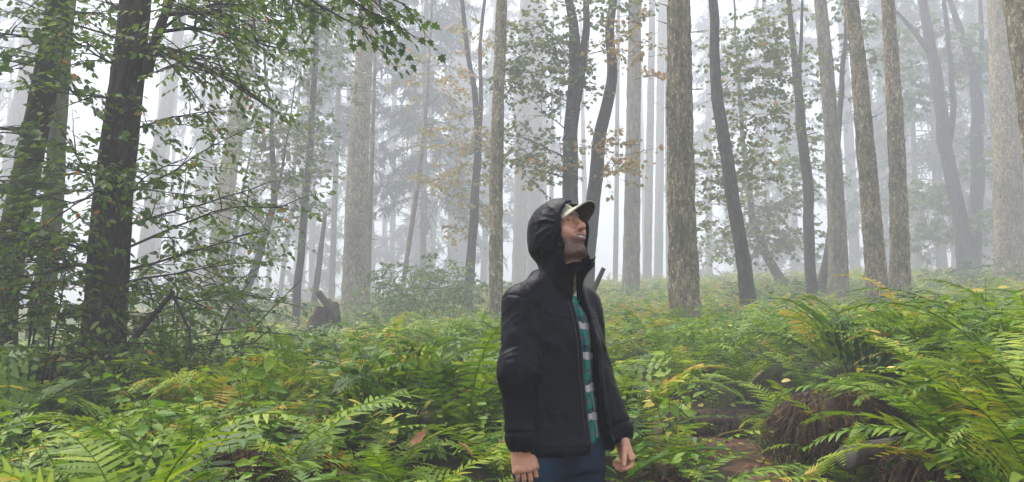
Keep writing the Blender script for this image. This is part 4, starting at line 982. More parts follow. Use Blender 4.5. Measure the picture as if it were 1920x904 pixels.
def log(name, label, a, b, r0, r1, mat, seed, cat='log', nseg=16, parts=()):
    a = np.asarray(a); b = np.asarray(b); off = a.copy()
    n = 14; C = bez(a, (a + b) / 2 + np.array([0, 0, .02]), b, n)
    rr = np.linspace(r0, r1, n); A, U = np.meshgrid(np.linspace(0, 6.283, nseg, endpoint=False), np.arange(n))
    T = (b - a) / np.linalg.norm(b - a); S = np.cross(T, [0, 0, 1.0]) if abs(T[2]) < .9 else np.cross(T, [1.0, 0, 0]); S /= np.linalg.norm(S); Q = np.cross(S, T)
    rad = rr[:, None] * (1 + .10 * vnoise(np.stack([np.cos(A) * 2, np.sin(A) * 2, U * .5], -1), 1, seed))
    V = (C[:, None] + rad[..., None] * (np.cos(A)[..., None] * S + np.sin(A)[..., None] * Q)).reshape(-1, 3)
    k = np.arange(n * nseg).reshape(n, nseg); k2 = np.roll(k, -1, 1); F = np.stack([k[:-1], k2[:-1], k2[1:], k[1:]], -1).reshape(-1, 4)
    V = np.vstack([V, a[None] + T * r0 * .15, b[None] - T * r1 * .3]); nn = len(V)
    c0 = np.array([[nn - 2, k[0, (i + 1) % nseg], k[0, i]] for i in range(nseg)]); c1 = np.array([[nn - 1, k[-1, i], k[-1, (i + 1) % nseg]] for i in range(nseg)])
    o = link(name, mesh_data(name, V - off, [F, np.vstack([c0, c1])], smooth_shade=True), M[mat]); o.location = tuple(off)
    tag(o, label, cat); return o
log('log', 'dark broken log leaning up out of the rotten stump', unp(632, 600, 13.7), unp(597, 548, 13.9), .09, .075, 'maple_bark', 511)
la = unp(1585, 858, 4.5); log('log', 'grey cut log lying at the foot of the root mass beside the path', la, unp(1690, 842, 4.8), .062, .07, 'log', 512)
log('stick', 'thin dark stick lying in front of the brown root mass', unp(1500, 862, 4.9), unp(1560, 852, 5.1), .014, .010, 'twig', 513, 'stick', 8)
log('broken_branch', 'dark broken branch stub poking up just right of the man\'s collar', (lambda p: np.array([p[0] - .25, p[1], float(hgt(p[0] - .25, p[1])) - .05]))(unp(1080, 560, 9.5)), unp(1132, 503, 9.5), .06, .032, 'maple_bark', 514, 'branch', 10)
# bent dead branch right of the dark trunk
bp = [unp(230, 660, 6.9), unp(290, 590, 6.8), unp(325, 548, 6.7)]; off = bp[0].copy()
lines = [(bez(bp[0], bp[1], bp[2], 10) - off, np.linspace(.03, .022, 10)), (np.array([unp(322, 550, 6.7), unp(340, 585, 6.7), unp(355, 620, 6.7), unp(358, 655, 6.7), unp(352, 705, 6.7)]) - off, np.array([.016, .013, .011, .008, .004])), (np.array([unp(356, 650, 6.7), unp(370, 680, 6.75), unp(372, 720, 6.8)]) - off, np.array([.007, .005, .003]))]
V, F = tubes(lines, 7); o = link('dead_branch', mesh_data('dead_branch', V, [F], smooth_shade=True), M['twig']); o.location = tuple(off)
tag(o, 'bent dead branch hooking downward right of the dark thick trunk', 'branch')

def root_mass(label, px, py, d, rx, ry, rz, n, seed):
    """an overhanging clump of dead fern fronds and rootlets over a dark earth core"""
    p = unp(px, py, d); g = float(hgt(p[0], d)); rng = np.random.default_rng(seed)
    root = empty('fern_root_clump', tuple(p))
    a = np.linspace(0, 6.283, 28, endpoint=False); u = np.linspace(0, np.pi, 16); A, U = np.meshgrid(a, u)
    q = np.stack([np.cos(A) * np.sin(U), np.sin(A) * np.sin(U), np.cos(U)], -1)
    rad = 1 + .25 * fbm(q, 2.0, 3, seed)
    V = (q * rad[..., None] * np.array([rx, ry, rz])).reshape(-1, 3)
    k = np.arange(16 * 28).reshape(16, 28); k2 = np.roll(k, -1, 1); F = np.stack([k[:-1], k[1:], k2[1:], k2[:-1]], -1).reshape(-1, 4)
    link('earth', mesh_data('earth', V, [F], smooth_shade=True), M['rot_wood'], root)
    quads = []; vv = []; rn = []
    for i in range(n):
        v = rng.standard_normal(3); v[1] = -abs(v[1]) * .9; v[2] = abs(v[2]) * .8 + .05 if rng.random() < .7 else v[2]; v /= np.linalg.norm(v)
        c = v * np.array([rx, ry, rz]) * 1.05; out = v * np.array([1, 1, .3]); L = rz * (.5 + 1.5 * rng.random()); w = .002 + .0045 * rng.random()
        side = np.cross(out, [0, 0, 1.0]); side /= np.linalg.norm(side) + 1e-9; side = side + rng.standard_normal(3) * .4
        pts = [c + out * .10 * math.sin(t * 2.2) * (.6 + rng.random()) + np.array([rng.normal(0, .02), 0, -L * t]) for t in (0, .3, .65, 1)]
        b0 = len(vv)
        for j, pt in enumerate(pts): ww = w * (1.1 - .25 * j); vv += [pt - side * ww, pt + side * ww]
        for j in range(3): quads.append((b0 + 2 * j, b0 + 2 * j + 1, b0 + 2 * j + 3, b0 + 2 * j + 2)); rn.append(rng.random() * .8)
    f = link('dead_fronds', mesh_data('dead_fronds', np.array(vv), [np.array(quads)], [np.array(rn)]), M['fern_dead'], root); f['kind'] = 'stuff'
    for i in range(9 if rx > .2 else 4):
        c = link('dead_frond', DEAD[i % 3], None, root); an = -math.pi / 2 + rng.normal(0, .9)
        c.location = (math.cos(an) * rx * .6, math.sin(an) * ry * .6, rz * .75); c.rotation_euler = (0, .3, an); f_ = (.55 + .3 * rng.random()) * min(1, rx / .42); c.scale = (f_,) * 3
    tag(root, label, 'root clump'); return root
root_mass('wide brown clump of dead fern fronds hanging over the right side of the path', 1560, 785, 5.2, .36, .28, .19, 1300, 521)
root_mass('brown clump of dead fern roots at the bottom edge left of centre', 455, 880, 3.3, .09, .10, .08, 340, 522)
root_mass('dark hollow clump of dead fronds in the bottom right corner', 1830, 880, 3.9, .36, .25, .20, 500, 523)
root_mass('brown earth bank with hanging roots behind the path, right of the man', 1375, 800, 7.4, .55, .30, .16, 700, 524)
root_mass('small brown clump of dead fronds under the man\'s left hand', 1232, 905, 3.8, .10, .12, .08, 240, 525)

# ------------------------------------------------------------------ single fallen and yellowing leaves
lrng = np.random.default_rng(61)
def one_leaf(name, label, pos, size, mat, group=None, tilt=.5, cat='leaf', tpl='maple'):
    V, F, nf = leaf_geo(np.zeros((1, 3)), np.array([[math.cos(a_ := 6.283 * lrng.random()), math.sin(a_), lrng.normal(-.2, .3)]]), np.array([[lrng.normal(0, tilt), -.5 + lrng.normal(0, tilt), 1.0]]), np.array([size]), tpl)
    o = link(name, mesh_data(name, V, [F], [np.full(nf, lrng.random())]), M[mat]); o.location = tuple(pos); tag(o, label, cat, group); return o
one_leaf('fallen_leaf', 'big rusty brown maple leaf caught on ferns left of the man', unp(793, 822, 3.35), .11, 'litter', tilt=.5, tpl='star')
one_leaf('fallen_leaf', 'brown curled maple leaf right beside the big rusty maple leaf', unp(862, 832, 3.4), .09, 'litter', tilt=.6, tpl='star')
one_leaf('fallen_leaf', 'orange leaf cluster at the right edge above the big fern', unp(1912, 640, 4.0), .11, 'litter', tilt=.2)
for px, py, d in [(1652, 540 + 85, 5.2), (1822, 545, 5.6), (1742, 583, 5.2), (1640, 627, 5.3), (1490, 630, 8), (1485, 640, 8), (1465, 715, 6), (1855, 712, 3.9), (1660, 690, 4.6), (1615, 690, 4.6), (1870, 540, 5), (1405, 655, 9), (1570, 585, 8)]:
    one_leaf('yellow_leaf', 'bright yellow leaf among the ferns on the right bank', unp(px, py, d), .05 + .006 * d, 'yellow', 'yellow leaves on the right bank', tpl='ovate')
for px, py, d in [(600, 690, 7), (618, 697, 7), (808, 750, 4.4), (585, 685, 7), (720, 770, 4.2), (880, 665, 8), (900, 690, 7), (510, 715, 6), (672, 740, 5)]:
    one_leaf('yellow_leaf', 'pale yellow leaf among the ferns left of the man', unp(px, py, d), .045 + .006 * d, 'yellow', 'yellow leaves left of the man', tpl='ovate')
for i in range(95):
    k = int(lrng.integers(20, len(pts) - 40)) if len(pts) > 80 else 0
    c = pts[np.argmin(np.abs(pts[:, 1] - (4.2 + 3.2 * lrng.random())))]; x = c[0] + lrng.normal(0, .25); y = c[1] + lrng.normal(0, .15)
    V_, F_, nf_ = leaf_geo(np.zeros((1, 3)), np.array([[math.cos(i * 2.1), math.sin(i * 2.1), .05]]), np.array([[lrng.normal(0, .2), lrng.normal(0, .2), 1.0]]), np.array([.03 + .05 * lrng.random()]), 'star')
    o = link('fallen_leaf', mesh_data('fallen_leaf', V_, [F_], [np.full(nf_, lrng.random())]), M['litter' if i % 3 else 'yellow']); o.location = (x, y, float(hgt(x, y)) + .022)
    tag(o, 'small dry leaf lying on the dirt path', 'leaf', 'dry leaves on the path')

# ORDINAL places for look-alikes in small groups, counted from the left of the picture
_u = ['', 'first', 'second', 'third', 'fourth', 'fifth', 'sixth', 'seventh', 'eighth', 'ninth', 'tenth', 'eleventh', 'twelfth', 'thirteenth', 'fourteenth', 'fifteenth', 'sixteenth', 'seventeenth', 'eighteenth', 'nineteenth']
_t = {2: ('twentieth', 'twenty'), 3: ('thirtieth', 'thirty'), 4: ('fortieth', 'forty'), 5: ('fiftieth', 'fifty'), 6: ('sixtieth', 'sixty'), 7: ('seventieth', 'seventy'), 8: ('eightieth', 'eighty'), 9: ('ninetieth', 'ninety')}
ORD = ['leftmost'] + [_u[k] if k < 20 else _t[k // 10][0] if k % 10 == 0 else _t[k // 10][1] + '-' + _u[k % 10] for k in range(2, 100)]
_g = {}
for o in COL.objects:
    if o.parent is None and o.get('group') and o.name.split('.')[0] in ('fern', 'leafy_plant', 'yellow_leaf', 'hemlock_tree', 'fallen_leaf') and not o['group'].startswith('hazy'): _g.setdefault(o['group'], []).append(o)
for g_, os_ in _g.items():
    if len(os_) > 98: continue
    os_.sort(key=lambda o: o.location.x / max(o.location.y, .1))
    for i, o in enumerate(os_):
        lb = o['label'].replace(', among many alike', '').replace(' among many alike', '')
        o['label'] = (ORD[i] + ' from the left, ' if i else ORD[0] + ' ') + lb

# ------------------------------------------------------------------ the man
class Field:
    """a signed-distance grid that shapes are melted into, meshed by surface nets"""
    def __init__(s, lo, hi, h):
        s.lo = np.array(lo, float); s.h = h; n = [int(math.ceil((b - a) / h)) + 1 for a, b in zip(lo, hi)]
        s.ax = [lo[k] + h * np.arange(n[k]) for k in range(3)]; s.F = np.full(n, .15, np.float32)
    def sl(s, lo, hi):
        out = []
        for k in range(3):
            a = max(0, int((lo[k] - s.lo[k]) / s.h)); b = min(len(s.ax[k]), int((hi[k] - s.lo[k]) / s.h) + 2); out.append(slice(a, max(a, b)))
        return tuple(out)
    def put(s, fn, lo, hi, k=.01, op='add'):
        m = 2.5 * k + .03
        q = s.sl([v - m for v in lo], [v + m for v in hi])
        A = s.F[q]
        if A.size == 0: return
        d = fn(s.ax[0][q[0]][:, None, None], s.ax[1][q[1]][None, :, None], s.ax[2][q[2]][None, None, :]).astype(np.float32)
        if op == 'add':
            h = np.clip(.5 + .5 * (A - d) / k, 0, 1); s.F[q] = A * (1 - h) + d * h - k * h * (1 - h)
        elif op == 'sub':
            d = -d; h = np.clip(.5 - .5 * (A - d) / k, 0, 1); s.F[q] = A * (1 - h) + d * h + k * h * (1 - h)
        elif op == 'hard_sub':
            s.F[q] = np.maximum(A, -d)
    def all(s, fn):
        return fn(s.ax[0][:, None, None], s.ax[1][None, :, None], s.ax[2][None, None, :])
    def cap(s, a, b, ra, rb, k=.01, op='add'):
        a = np.array(a, float); b = np.array(b, float); ab = b - a; l2 = float(ab @ ab) + 1e-12; r = max(ra, rb)
        def fn(X, Y, Z):
            t = np.clip(((X - a[0]) * ab[0] + (Y - a[1]) * ab[1] + (Z - a[2]) * ab[2]) / l2, 0, 1)
            return np.sqrt((X - a[0] - t * ab[0]) ** 2 + (Y - a[1] - t * ab[1]) ** 2 + (Z - a[2] - t * ab[2]) ** 2) - (ra + (rb - ra) * t)
        s.put(fn, np.minimum(a, b) - r, np.maximum(a, b) + r, k, op)
    def ell(s, c, r, k=.01, op='add', rot=None):
        c = np.array(c, float); r = np.array(r, float); Rm = np.eye(3) if rot is None else np.array(rot)
        def fn(X, Y, Z):
            x, y, z = X - c[0], Y - c[1], Z - c[2]
            u = [Rm[0, j] * x + Rm[1, j] * y + Rm[2, j] * z for j in range(3)]
            k0 = np.sqrt(sum((u[j] / r[j]) ** 2 for j in range(3))) + 1e-9; k1 = np.sqrt(sum((u[j] / r[j] ** 2) ** 2 for j in range(3))) + 1e-9
            return k0 * (k0 - 1) / k1
        m = r.max(); s.put(fn, c - m, c + m, k, op)
    def mesh(s):
        F = s.F; sg = F < 0; nx, ny, nz = F.shape
        cnt = np.zeros((nx - 1, ny - 1, nz - 1), np.float32); acc = [np.zeros_like(cnt) for _ in range(3)]
        cor = lambda i, j, k: (slice(i, nx - 1 + i), slice(j, ny - 1 + j), slice(k, nz - 1 + k))
        act = np.zeros(cnt.shape, bool); s0 = sg[cor(0, 0, 0)]
        for i in (0, 1):
            for j in (0, 1):
                for k in (0, 1): act |= sg[cor(i, j, k)] != s0
        I = np.argwhere(act); n = len(I); pos = np.zeros((n, 3)); ct = np.zeros(n)
        for ax in range(3):
            o1, o2 = [x for x in range(3) if x != ax]
            for i in (0, 1):
                for j in (0, 1):
                    p = I.copy(); p[:, o1] += i; p[:, o2] += j; q = p.copy(); q[:, ax] += 1
                    a = F[p[:, 0], p[:, 1], p[:, 2]]; b = F[q[:, 0], q[:, 1], q[:, 2]]; x = (a < 0) != (b < 0)
                    t = np.where(x, a / np.where(a == b, 1, a - b), 0); pt = p.astype(float); pt[:, ax] += t
                    pos += pt * x[:, None]; ct += x
        V = pos / ct[:, None] * s.h + s.lo
        idx = np.full(act.shape, -1, np.int64); idx[act] = np.arange(n)
        quads = []
        for ax in range(3):
            o1, o2 = [(1, 2), (2, 0), (0, 1)][ax]
            a = [slice(None)] * 3; b = [slice(None)] * 3
            a[ax] = slice(0, -1); b[ax] = slice(1, None)
            E = np.argwhere(sg[tuple(a)] != sg[tuple(b)]); E = E[(E[:, o1] > 0) & (E[:, o2] > 0) & (E[:, o1] < F.shape[o1] - 1) & (E[:, o2] < F.shape[o2] - 1)]
            c = []
            for i, j in ((-1, -1), (0, -1), (0, 0), (-1, 0)):
                p = E.copy(); p[:, o1] += i; p[:, o2] += j; c.append(idx[p[:, 0], p[:, 1], p[:, 2]])
            qd = np.stack(c, -1); ins = sg[E[:, 0], E[:, 1], E[:, 2]]
            qd = np.where(ins[:, None], qd, qd[:, ::-1]); quads.append(qd)
        return V, np.concatenate(quads)

def vnormals(V, Q):
    n = np.cross(V[Q[:, 2]] - V[Q[:, 0]], V[Q[:, 3]] - V[Q[:, 1]]); N = np.zeros_like(V)
    for k in range(4): np.add.at(N, Q[:, k], n)
    return N / (np.linalg.norm(N, axis=1, keepdims=True) + 1e-12)

def relax(V, Q, it=2, w=.5):
    for _ in range(it):
        S = np.zeros_like(V); c = np.zeros(len(V))
        for a, b in ((0, 1), (1, 2), (2, 3), (3, 0)):
            np.add.at(S, Q[:, a], V[Q[:, b]]); np.add.at(c, Q[:, a], 1)
            np.add.at(S, Q[:, b], V[Q[:, a]]); np.add.at(c, Q[:, b], 1)
        V = V * (1 - w) + w * S / c[:, None]
    return V

# materials of the man
def tint_mat(name, rough, spec=.4, sss=0.0, bump=0.0, bscale=300):
    m, n, l, b = new_mat(name); at = n.new('ShaderNodeAttribute'); at.attribute_name = 'tint'
    l.new(at.outputs['Color'], b.inputs['Base Color']); b.inputs['Roughness'].default_value = rough; b.inputs['Specular IOR Level'].default_value = spec
    if sss:
        b.inputs['Subsurface Weight'].default_value = sss; b.inputs['Subsurface Radius'].default_value = (.01, .004, .002); b.inputs['Subsurface Scale'].default_value = .6
    if bump:
        tc = n.new('ShaderNodeTexCoord'); nz = n.new('ShaderNodeTexNoise'); nz.inputs['Scale'].default_value = bscale; nz.inputs['Detail'].default_value = 3; l.new(tc.outputs['Object'], nz.inputs['Vector'])
        bp = n.new('ShaderNodeBump'); bp.inputs['Strength'].default_value = bump; bp.inputs['Distance'].default_value = .002; l.new(nz.outputs[0], bp.inputs['Height']); l.new(bp.outputs[0], b.inputs['Normal'])
    return m
def plain(name, col, rough=.5, spec=.4, nscale=0, namp=.25, bump=0, sheen=0):
    m, n, l, b = new_mat(name); b.inputs['Base Color'].default_value = (*col, 1); b.inputs['Roughness'].default_value = rough; b.inputs['Specular IOR Level'].default_value = spec
    if nscale:
        tc = n.new('ShaderNodeTexCoord'); nz = n.new('ShaderNodeTexNoise'); nz.inputs['Scale'].default_value = nscale; nz.inputs['Detail'].default_value = 5; l.new(tc.outputs['Object'], nz.inputs['Vector'])
        rp = ramp(n, [(.3, tuple(c * (1 - namp) for c in col)), (.7, tuple(c * (1 + namp) for c in col))]); l.new(nz.outputs[0], rp.inputs[0]); l.new(rp.outputs[0], b.inputs['Base Color'])
        if bump:
            bp = n.new('ShaderNodeBump'); bp.inputs['Strength'].default_value = bump; bp.inputs['Distance'].default_value = .003; l.new(nz.outputs[0], bp.inputs['Height']); l.new(bp.outputs[0], b.inputs['Normal'])
    return m
M['skin'] = tint_mat('skin', .5, .4, .12, .25, 260)
M['nylon'] = plain('black_nylon', (.0020, .0020, .0045), .38, .10, 60, .3, .0)
_n, _l = M['nylon'].node_tree.nodes, M['nylon'].node_tree.links
_tc = _n.new('ShaderNodeTexCoord'); _h = []
for _s, _d, _w in ((14, 1.2, 1.0), (38, .8, .35), (420, 0, .05)):
    _z = _n.new('ShaderNodeTexNoise'); _z.inputs['Scale'].default_value = _s; _z.inputs['Distortion'].default_value = _d; _z.inputs['Detail'].default_value = 3; _l.new(_tc.outputs['Object'], _z.inputs['Vector'])
    _m = _n.new('ShaderNodeMath'); _m.operation = 'MULTIPLY'; _m.inputs[1].default_value = _w; _l.new(_z.outputs[0], _m.inputs[0]); _h.append(_m)
_a = _n.new('ShaderNodeMath'); _l.new(_h[0].outputs[0], _a.inputs[0]); _l.new(_h[1].outputs[0], _a.inputs[1]); _b = _n.new('ShaderNodeMath'); _l.new(_a.outputs[0], _b.inputs[0]); _l.new(_h[2].outputs[0], _b.inputs[1])
_bp = _n.new('ShaderNodeBump'); _bp.inputs['Strength'].default_value = .27; _bp.inputs['Distance'].default_value = .02; _l.new(_b.outputs[0], _bp.inputs['Height']); _l.new(_bp.outputs[0], _n['Principled BSDF'].inputs['Normal'])
M['denim'] = plain('blue_denim', (.008, .021, .044), .85, .2, 8, .8, .35)
M['cap_top'] = plain('cap_cloth', (.42, .38, .28), .9, .2, 120, .15, .2)
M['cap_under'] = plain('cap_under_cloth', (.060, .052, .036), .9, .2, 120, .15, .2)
M['tooth'] = plain('tooth_enamel', (.72, .68, .60), .3, .5)
M['beard'] = plain('beard_hair', (.020, .015, .012), .6, .3)
M['boot'] = plain('boot_leather', (.045, .03, .02), .6, .4, 30, .3, .3)
M['plastic'] = plain('black_plastic', (.01, .01, .011), .35, .5)
M['zip'] = plain('zip_tape', (.018, .018, .022), .6, .4)
M['cotton'] = plain('mustard_cotton', (.20, .14, .05), .9, .2, 100, .2)
m, n, l, b = new_mat('eye_surface'); at = n.new('ShaderNodeAttribute'); at.attribute_name = 'tint'; l.new(at.outputs['Color'], b.inputs['Base Color']); b.inputs['Roughness'].default_value = .12; M['eye'] = m
def plaid():
    m, n, l, b = new_mat('plaid_flannel')
    tc = n.new('ShaderNodeTexCoord'); sx = n.new('ShaderNodeSeparateXYZ'); nz = n.new('ShaderNodeTexNoise'); nz.inputs['Scale'].default_value = 9
    l.new(tc.outputs['Object'], nz.inputs['Vector']); l.new(tc.outputs['Object'], sx.inputs[0])
    def band(sock, period, phase, stops):
        w = n.new('ShaderNodeMath'); w.operation = 'MULTIPLY_ADD'; l.new(nz.outputs[0], w.inputs[0]); w.inputs[1].default_value = .05; l.new(sock, w.inputs[2])
        a = n.new('ShaderNodeMath'); a.operation = 'MULTIPLY_ADD'; l.new(w.outputs[0], a.inputs[0]); a.inputs[1].default_value = 1 / period; a.inputs[2].default_value = phase + 20
        f = n.new('ShaderNodeMath'); f.operation = 'FRACT'; l.new(a.outputs[0], f.inputs[0])
        r_ = ramp(n, stops, 'CONSTANT'); l.new(f.outputs[0], r_.inputs[0]); return r_.outputs[0]
    teal, white, navy, grey = (.008, .17, .13), (.72, .62, .63), (.012, .022, .05), (.10, .12, .15)
    h = band(sx.outputs['Z'], .115, .1, [(0, teal), (.30, white), (.52, navy), (.70, teal), (.88, grey)])
    v = band(sx.outputs['Y'], .095, .35, [(0, teal), (.3, navy), (.5, white), (.66, teal), (.85, navy)])
    mx = n.new('ShaderNodeMix'); mx.data_type = 'RGBA'; mx.inputs['Factor'].default_value = .42; l.new(h, mx.inputs['A']); l.new(v, mx.inputs['B'])
    l.new(mx.outputs['Result'], b.inputs['Base Color']); b.inputs['Roughness'].default_value = .9; b.inputs['Specular IOR Level'].default_value = .2
    return m
M['plaid'] = plaid()

YAW = R(50); MX, MY = .168, 2.95
man = None
def to_loc(sx, dy, z):
    """screen-right / away / up metres from the body axis -> body frame (x front, y left, z up)"""
    return np.array([sx * math.cos(YAW) - dy * math.sin(YAW), sx * math.sin(YAW) + dy * math.cos(YAW), z])
# head frame in body coordinates
HB, HP, HR = R(46), R(19), R(0)             # heading towards the camera from screen right, chin up
def screen_vec(v): return to_loc(v[0], v[1], v[2])
hf = screen_vec((math.cos(HP) * math.cos(HB), -math.cos(HP) * math.sin(HB), math.sin(HP)))
hl = screen_vec((math.sin(HB), math.cos(HB), 0)); hu = np.cross(hf, hl)
HC = to_loc(.011, -.03, 1.741)
HM = np.stack([hf, hl, hu], 1)               # columns: forward, left, up
def H(x, y, z): return HC + HM @ np.array([x, y, z])

# --- head (in its own frame), then placed
hd = Field((-.13, -.11, -.24), (.15, .11, .15), .0026)
hd.ell((-.012, 0, .032), (.098, .076, .094)); hd.ell((.030, 0, -.022), (.066, .064, .092), .02)
hd.ell((.028, 0, -.082), (.056, .058, .042), .02); hd.ell((.074, 0, -.106), (.024, .026, .020), .018)
for s in (-1, 1):
    hd.cap((-.005, s * .057, -.075), (.055, s * .034, -.108), .018, .018, .02)        # jaw line
    hd.ell((.066, s * .040, -.026), (.026, .024, .024), .015)                          # cheekbone
    hd.ell((.084, s * .026, -.042), (.013, .016, .015), .01)                           # smiling cheek
    hd.cap((.088, s * .014, .030), (.070, s * .050, .028), .010, .009, .012)           # brow
    hd.ell((.098, s * .031, .010), (.016, .020, .0125), .008, 'sub')                   # eye socket
    hd.cap((.0875, s * .020, .018), (.079, s * .043, .015), .0042, .0036, .004)        # upper lid
    hd.cap((.0865, s * .021, .004), (.079, s * .042, .005), .0034, .003, .004)         # lower lid
    hd.ell((-.004, s * .078, -.008), (.020, .008, .032), .006)                         # ear
    hd.ell((.107, s * .0125, -.029), (.011, .0085, .0085), .006)                       # nose wing
    hd.ell((.1125, s * .0065, -.0365), (.005, .0038, .004), .003, 'sub')               # nostril
hd.cap((.090, 0, .022), (.118, 0, -.024), .0085, .0125, .010)
hd.ell((.119, 0, -.026), (.011, .0105, .0105), .006)
hd.ell((.086, 0, -.058), (.020, .032, .024), .012)                                     # muzzle
hd.ell((.108, 0, -.0600), (.022, .033, .0085), .004, 'sub')                            # open smile
for t in np.linspace(-1, 1, 7):
    pass
up = [(.084 + .020 * (1 - t * t), .033 * t, -.0515 + .0050 * t * t) for t in np.linspace(-1, 1, 9)]
lo = [(.083 + .020 * (1 - t * t), .032 * t, -.0715 + .021 * t * t) for t in np.linspace(-1, 1, 9)]
for a, b_ in zip(up[:-1], up[1:]): hd.cap(a, b_, .0042, .0042, .003)
for a, b_ in zip(lo[:-1], lo[1:]): hd.cap(a, b_, .0052, .0052, .003)
hd.cap((-.02, 0, -.06), (-.105, 0, -.215), .060, .054, .025)                            # neck
hd.ell((.015, 0, -.135), (.03, .035, .03), .03)
Vh, Qh = hd.mesh(); Vh = relax(Vh, Qh, 1, .35); Nh = vnormals(Vh, Qh)
skin = np.array([.60, .31, .20]); c = np.tile(skin, (len(Vh), 1))
x, y, z = Vh.T
nzv = fbm(Vh, 30, 3, 3)[:, None]; c *= 1 + .12 * nzv
red = np.exp(-(((np.abs(y) - .036) / .02) ** 2 + ((z + .028) / .02) ** 2)) * (x > .04) + np.exp(-((y / .015) ** 2 + ((z + .025) / .014) ** 2)) * (x > .1)
c = c * (1 - .25 * red[:, None]) + np.array([.42, .15, .10]) * .25 * red[:, None]
# beard: jaw, chin and upper lip, mixed dark and grey
jaw = smooth(-.040, -.062, z - .25 * np.maximum(.045 - x, 0) * 1.2) * smooth(-.05, -.01, x)
cheek = 1 - np.exp(-(((np.abs(y) - .034) / .016) ** 2 + ((z + .046) / .016) ** 2)) * .8
must = np.exp(-((z + .0455) / .006) ** 2) * (np.abs(y) < .033) * (x > .075)
lipm = np.zeros(len(Vh))
for arr in (up, lo):
    for p in arr: lipm = np.maximum(lipm, np.exp(-(((Vh - np.array(p)) ** 2).sum(1) / .0055 ** 2)))
neckfade = smooth(-.150, -.125, z)
bm = np.clip(np.maximum(jaw * cheek, must * .8) * neckfade * (.82 + .25 * fbm(Vh, 160, 2, 8)), 0, .84); bm *= (1 - .8 * lipm)
bcol = np.array([.024, .017, .013])[None] * (1 + .9 * np.clip(fbm(Vh, 220, 2, 4), 0, 1))[:, None]
c = c * (1 - bm[:, None]) + bcol * bm[:, None]
c = c * (1 - .75 * lipm[:, None]) + np.array([.30, .10, .085]) * .75 * lipm[:, None]
brow = np.zeros(len(Vh))
for s in (-1, 1):
    t = np.clip((np.abs(y) - .014) / .036, 0, 1); brow = np.maximum(brow, np.exp(-((z - (.032 - .004 * t)) / .0045) ** 2) * (np.sign(y) == s) * (np.abs(y) > .011) * (np.abs(y) < .052) * (x > .06))
c = c * (1 - .85 * brow[:, None]) + np.array([.03, .022, .017]) * .85 * brow[:, None]
hair = smooth(.045, .06, z + .35 * np.maximum(-x, 0)) ; c = c * (1 - hair[:, None]) + np.array([.03, .022, .017]) * hair[:, None]
mouth_in = (np.abs(y) < .026) & (x < .094) & (x > .06) & (z < -.054) & (z > -.069) & (Nh[:, 0] > .3); c[mouth_in] = (.05, .012, .010)
head_V = HC + Vh @ HM.T; head_Q = Qh; head_c = c

# --- hands
def hand(curl, spread, thumb, mirror=False, tcurl=.3):
    f = Field((-.10, -.075, -.10), (.215, .095, .055), .0026)
    def box(X, Y, Z):
        w = .030 + .010 * np.clip(X / .09, 0, 1); q = [np.abs(X - .046) - .040, np.abs(Y - .001) - w + .0, np.abs(Z + .004 * (Y / .03) ** 2) - .0045]
        return np.sqrt(sum(np.maximum(v, 0) ** 2 for v in q)) + np.minimum(np.maximum(np.maximum(q[0], q[1]), q[2]), 0) - .0095
    f.put(box, (0, -.05, -.02), (.1, .05, .02), .01)
    f.cap((-.09, 0, 0), (.012, 0, 0), .029, .024, .018); f.ell((.030, .026, -.010), (.030, .018, .014), .012)
    tips = []
    for i, (by, L, r0) in enumerate([(.031, .076, .0092), (.0105, .085, .0095), (-.0105, .079, .0090), (-.0295, .062, .0080)]):
        p = np.array([.086 - .004 * abs(i - 1), by, 0.002]); a = spread * (1.2 - i * .8); ang = 0.0
        f.ell(p + np.array([0, 0, .004]), (.011, .0095, .009), .006)
        for j, (fr, cu) in enumerate(zip((.46, .30, .24), curl[i])):
            ang += cu; d = np.array([math.cos(ang) * math.cos(a), math.sin(a) * math.cos(ang), -math.sin(ang)])
            q = p + d * L * fr; f.cap(p, q, r0 * (1 - .09 * j), r0 * (.93 - .1 * j), .0035)
            f.ell(q, (r0 * (.97 - .1 * j),) * 3, .002); p = q
        tips.append((p, d, r0))
    p = np.array([.018, .030, -.008]); d = np.array(thumb, float); d /= np.linalg.norm(d)
    for j, (L, r) in enumerate([(.040, .0125), (.032, .0108), (.024, .0095)]):
        q = p + d * L; f.cap(p, q, r, r * .92, .006 if j else .012); p = q; d = d + np.array([.35, -.25, -.15]) * tcurl; d /= np.linalg.norm(d)
    V, Q = f.mesh(); V = relax(V, Q, 1, .35)
    N = vnormals(V, Q); kn = np.exp(-((V[:, 0] - .086) / .012) ** 2) * smooth(.004, .012, V[:, 2])
    c = np.tile(skin * np.array([1.02, .98, .95]), (len(V), 1)) * (1 + .10 * fbm(V, 50, 3, 6)[:, None]); c = c * (1 - .2 * kn[:, None]) + np.array([.42, .17, .12]) * .2 * kn[:, None]
    if mirror: V = V * np.array([1, 1, -1]); Q = Q[:, ::-1]
    return V, Q, c
def frame(xd, yd):
    x = np.array(xd, float); x /= np.linalg.norm(x); y = np.array(yd, float); y -= x * (x @ y); y /= np.linalg.norm(y); return x, y
WR = to_loc(-.136, -.19, .968); WL = to_loc(.254, .08, .968)
Vr, Qr, cr = hand([(.35, .35, .25), (.32, .38, .28), (.35, .4, .3), (.4, .4, .3)], .05, (.75, .55, -.28))
xr, yr = frame(to_loc(.20, .05, -1), to_loc(1, .15, .1)); Vr = WR + Vr @ np.stack([xr, yr, np.cross(xr, yr)], 1).T
Vl, Ql, cl = hand([(.55, .9, .5), (.7, .9, .5), (.8, .9, .5), (.9, .9, .5)], .02, (.85, .35, -.5), True, .2)
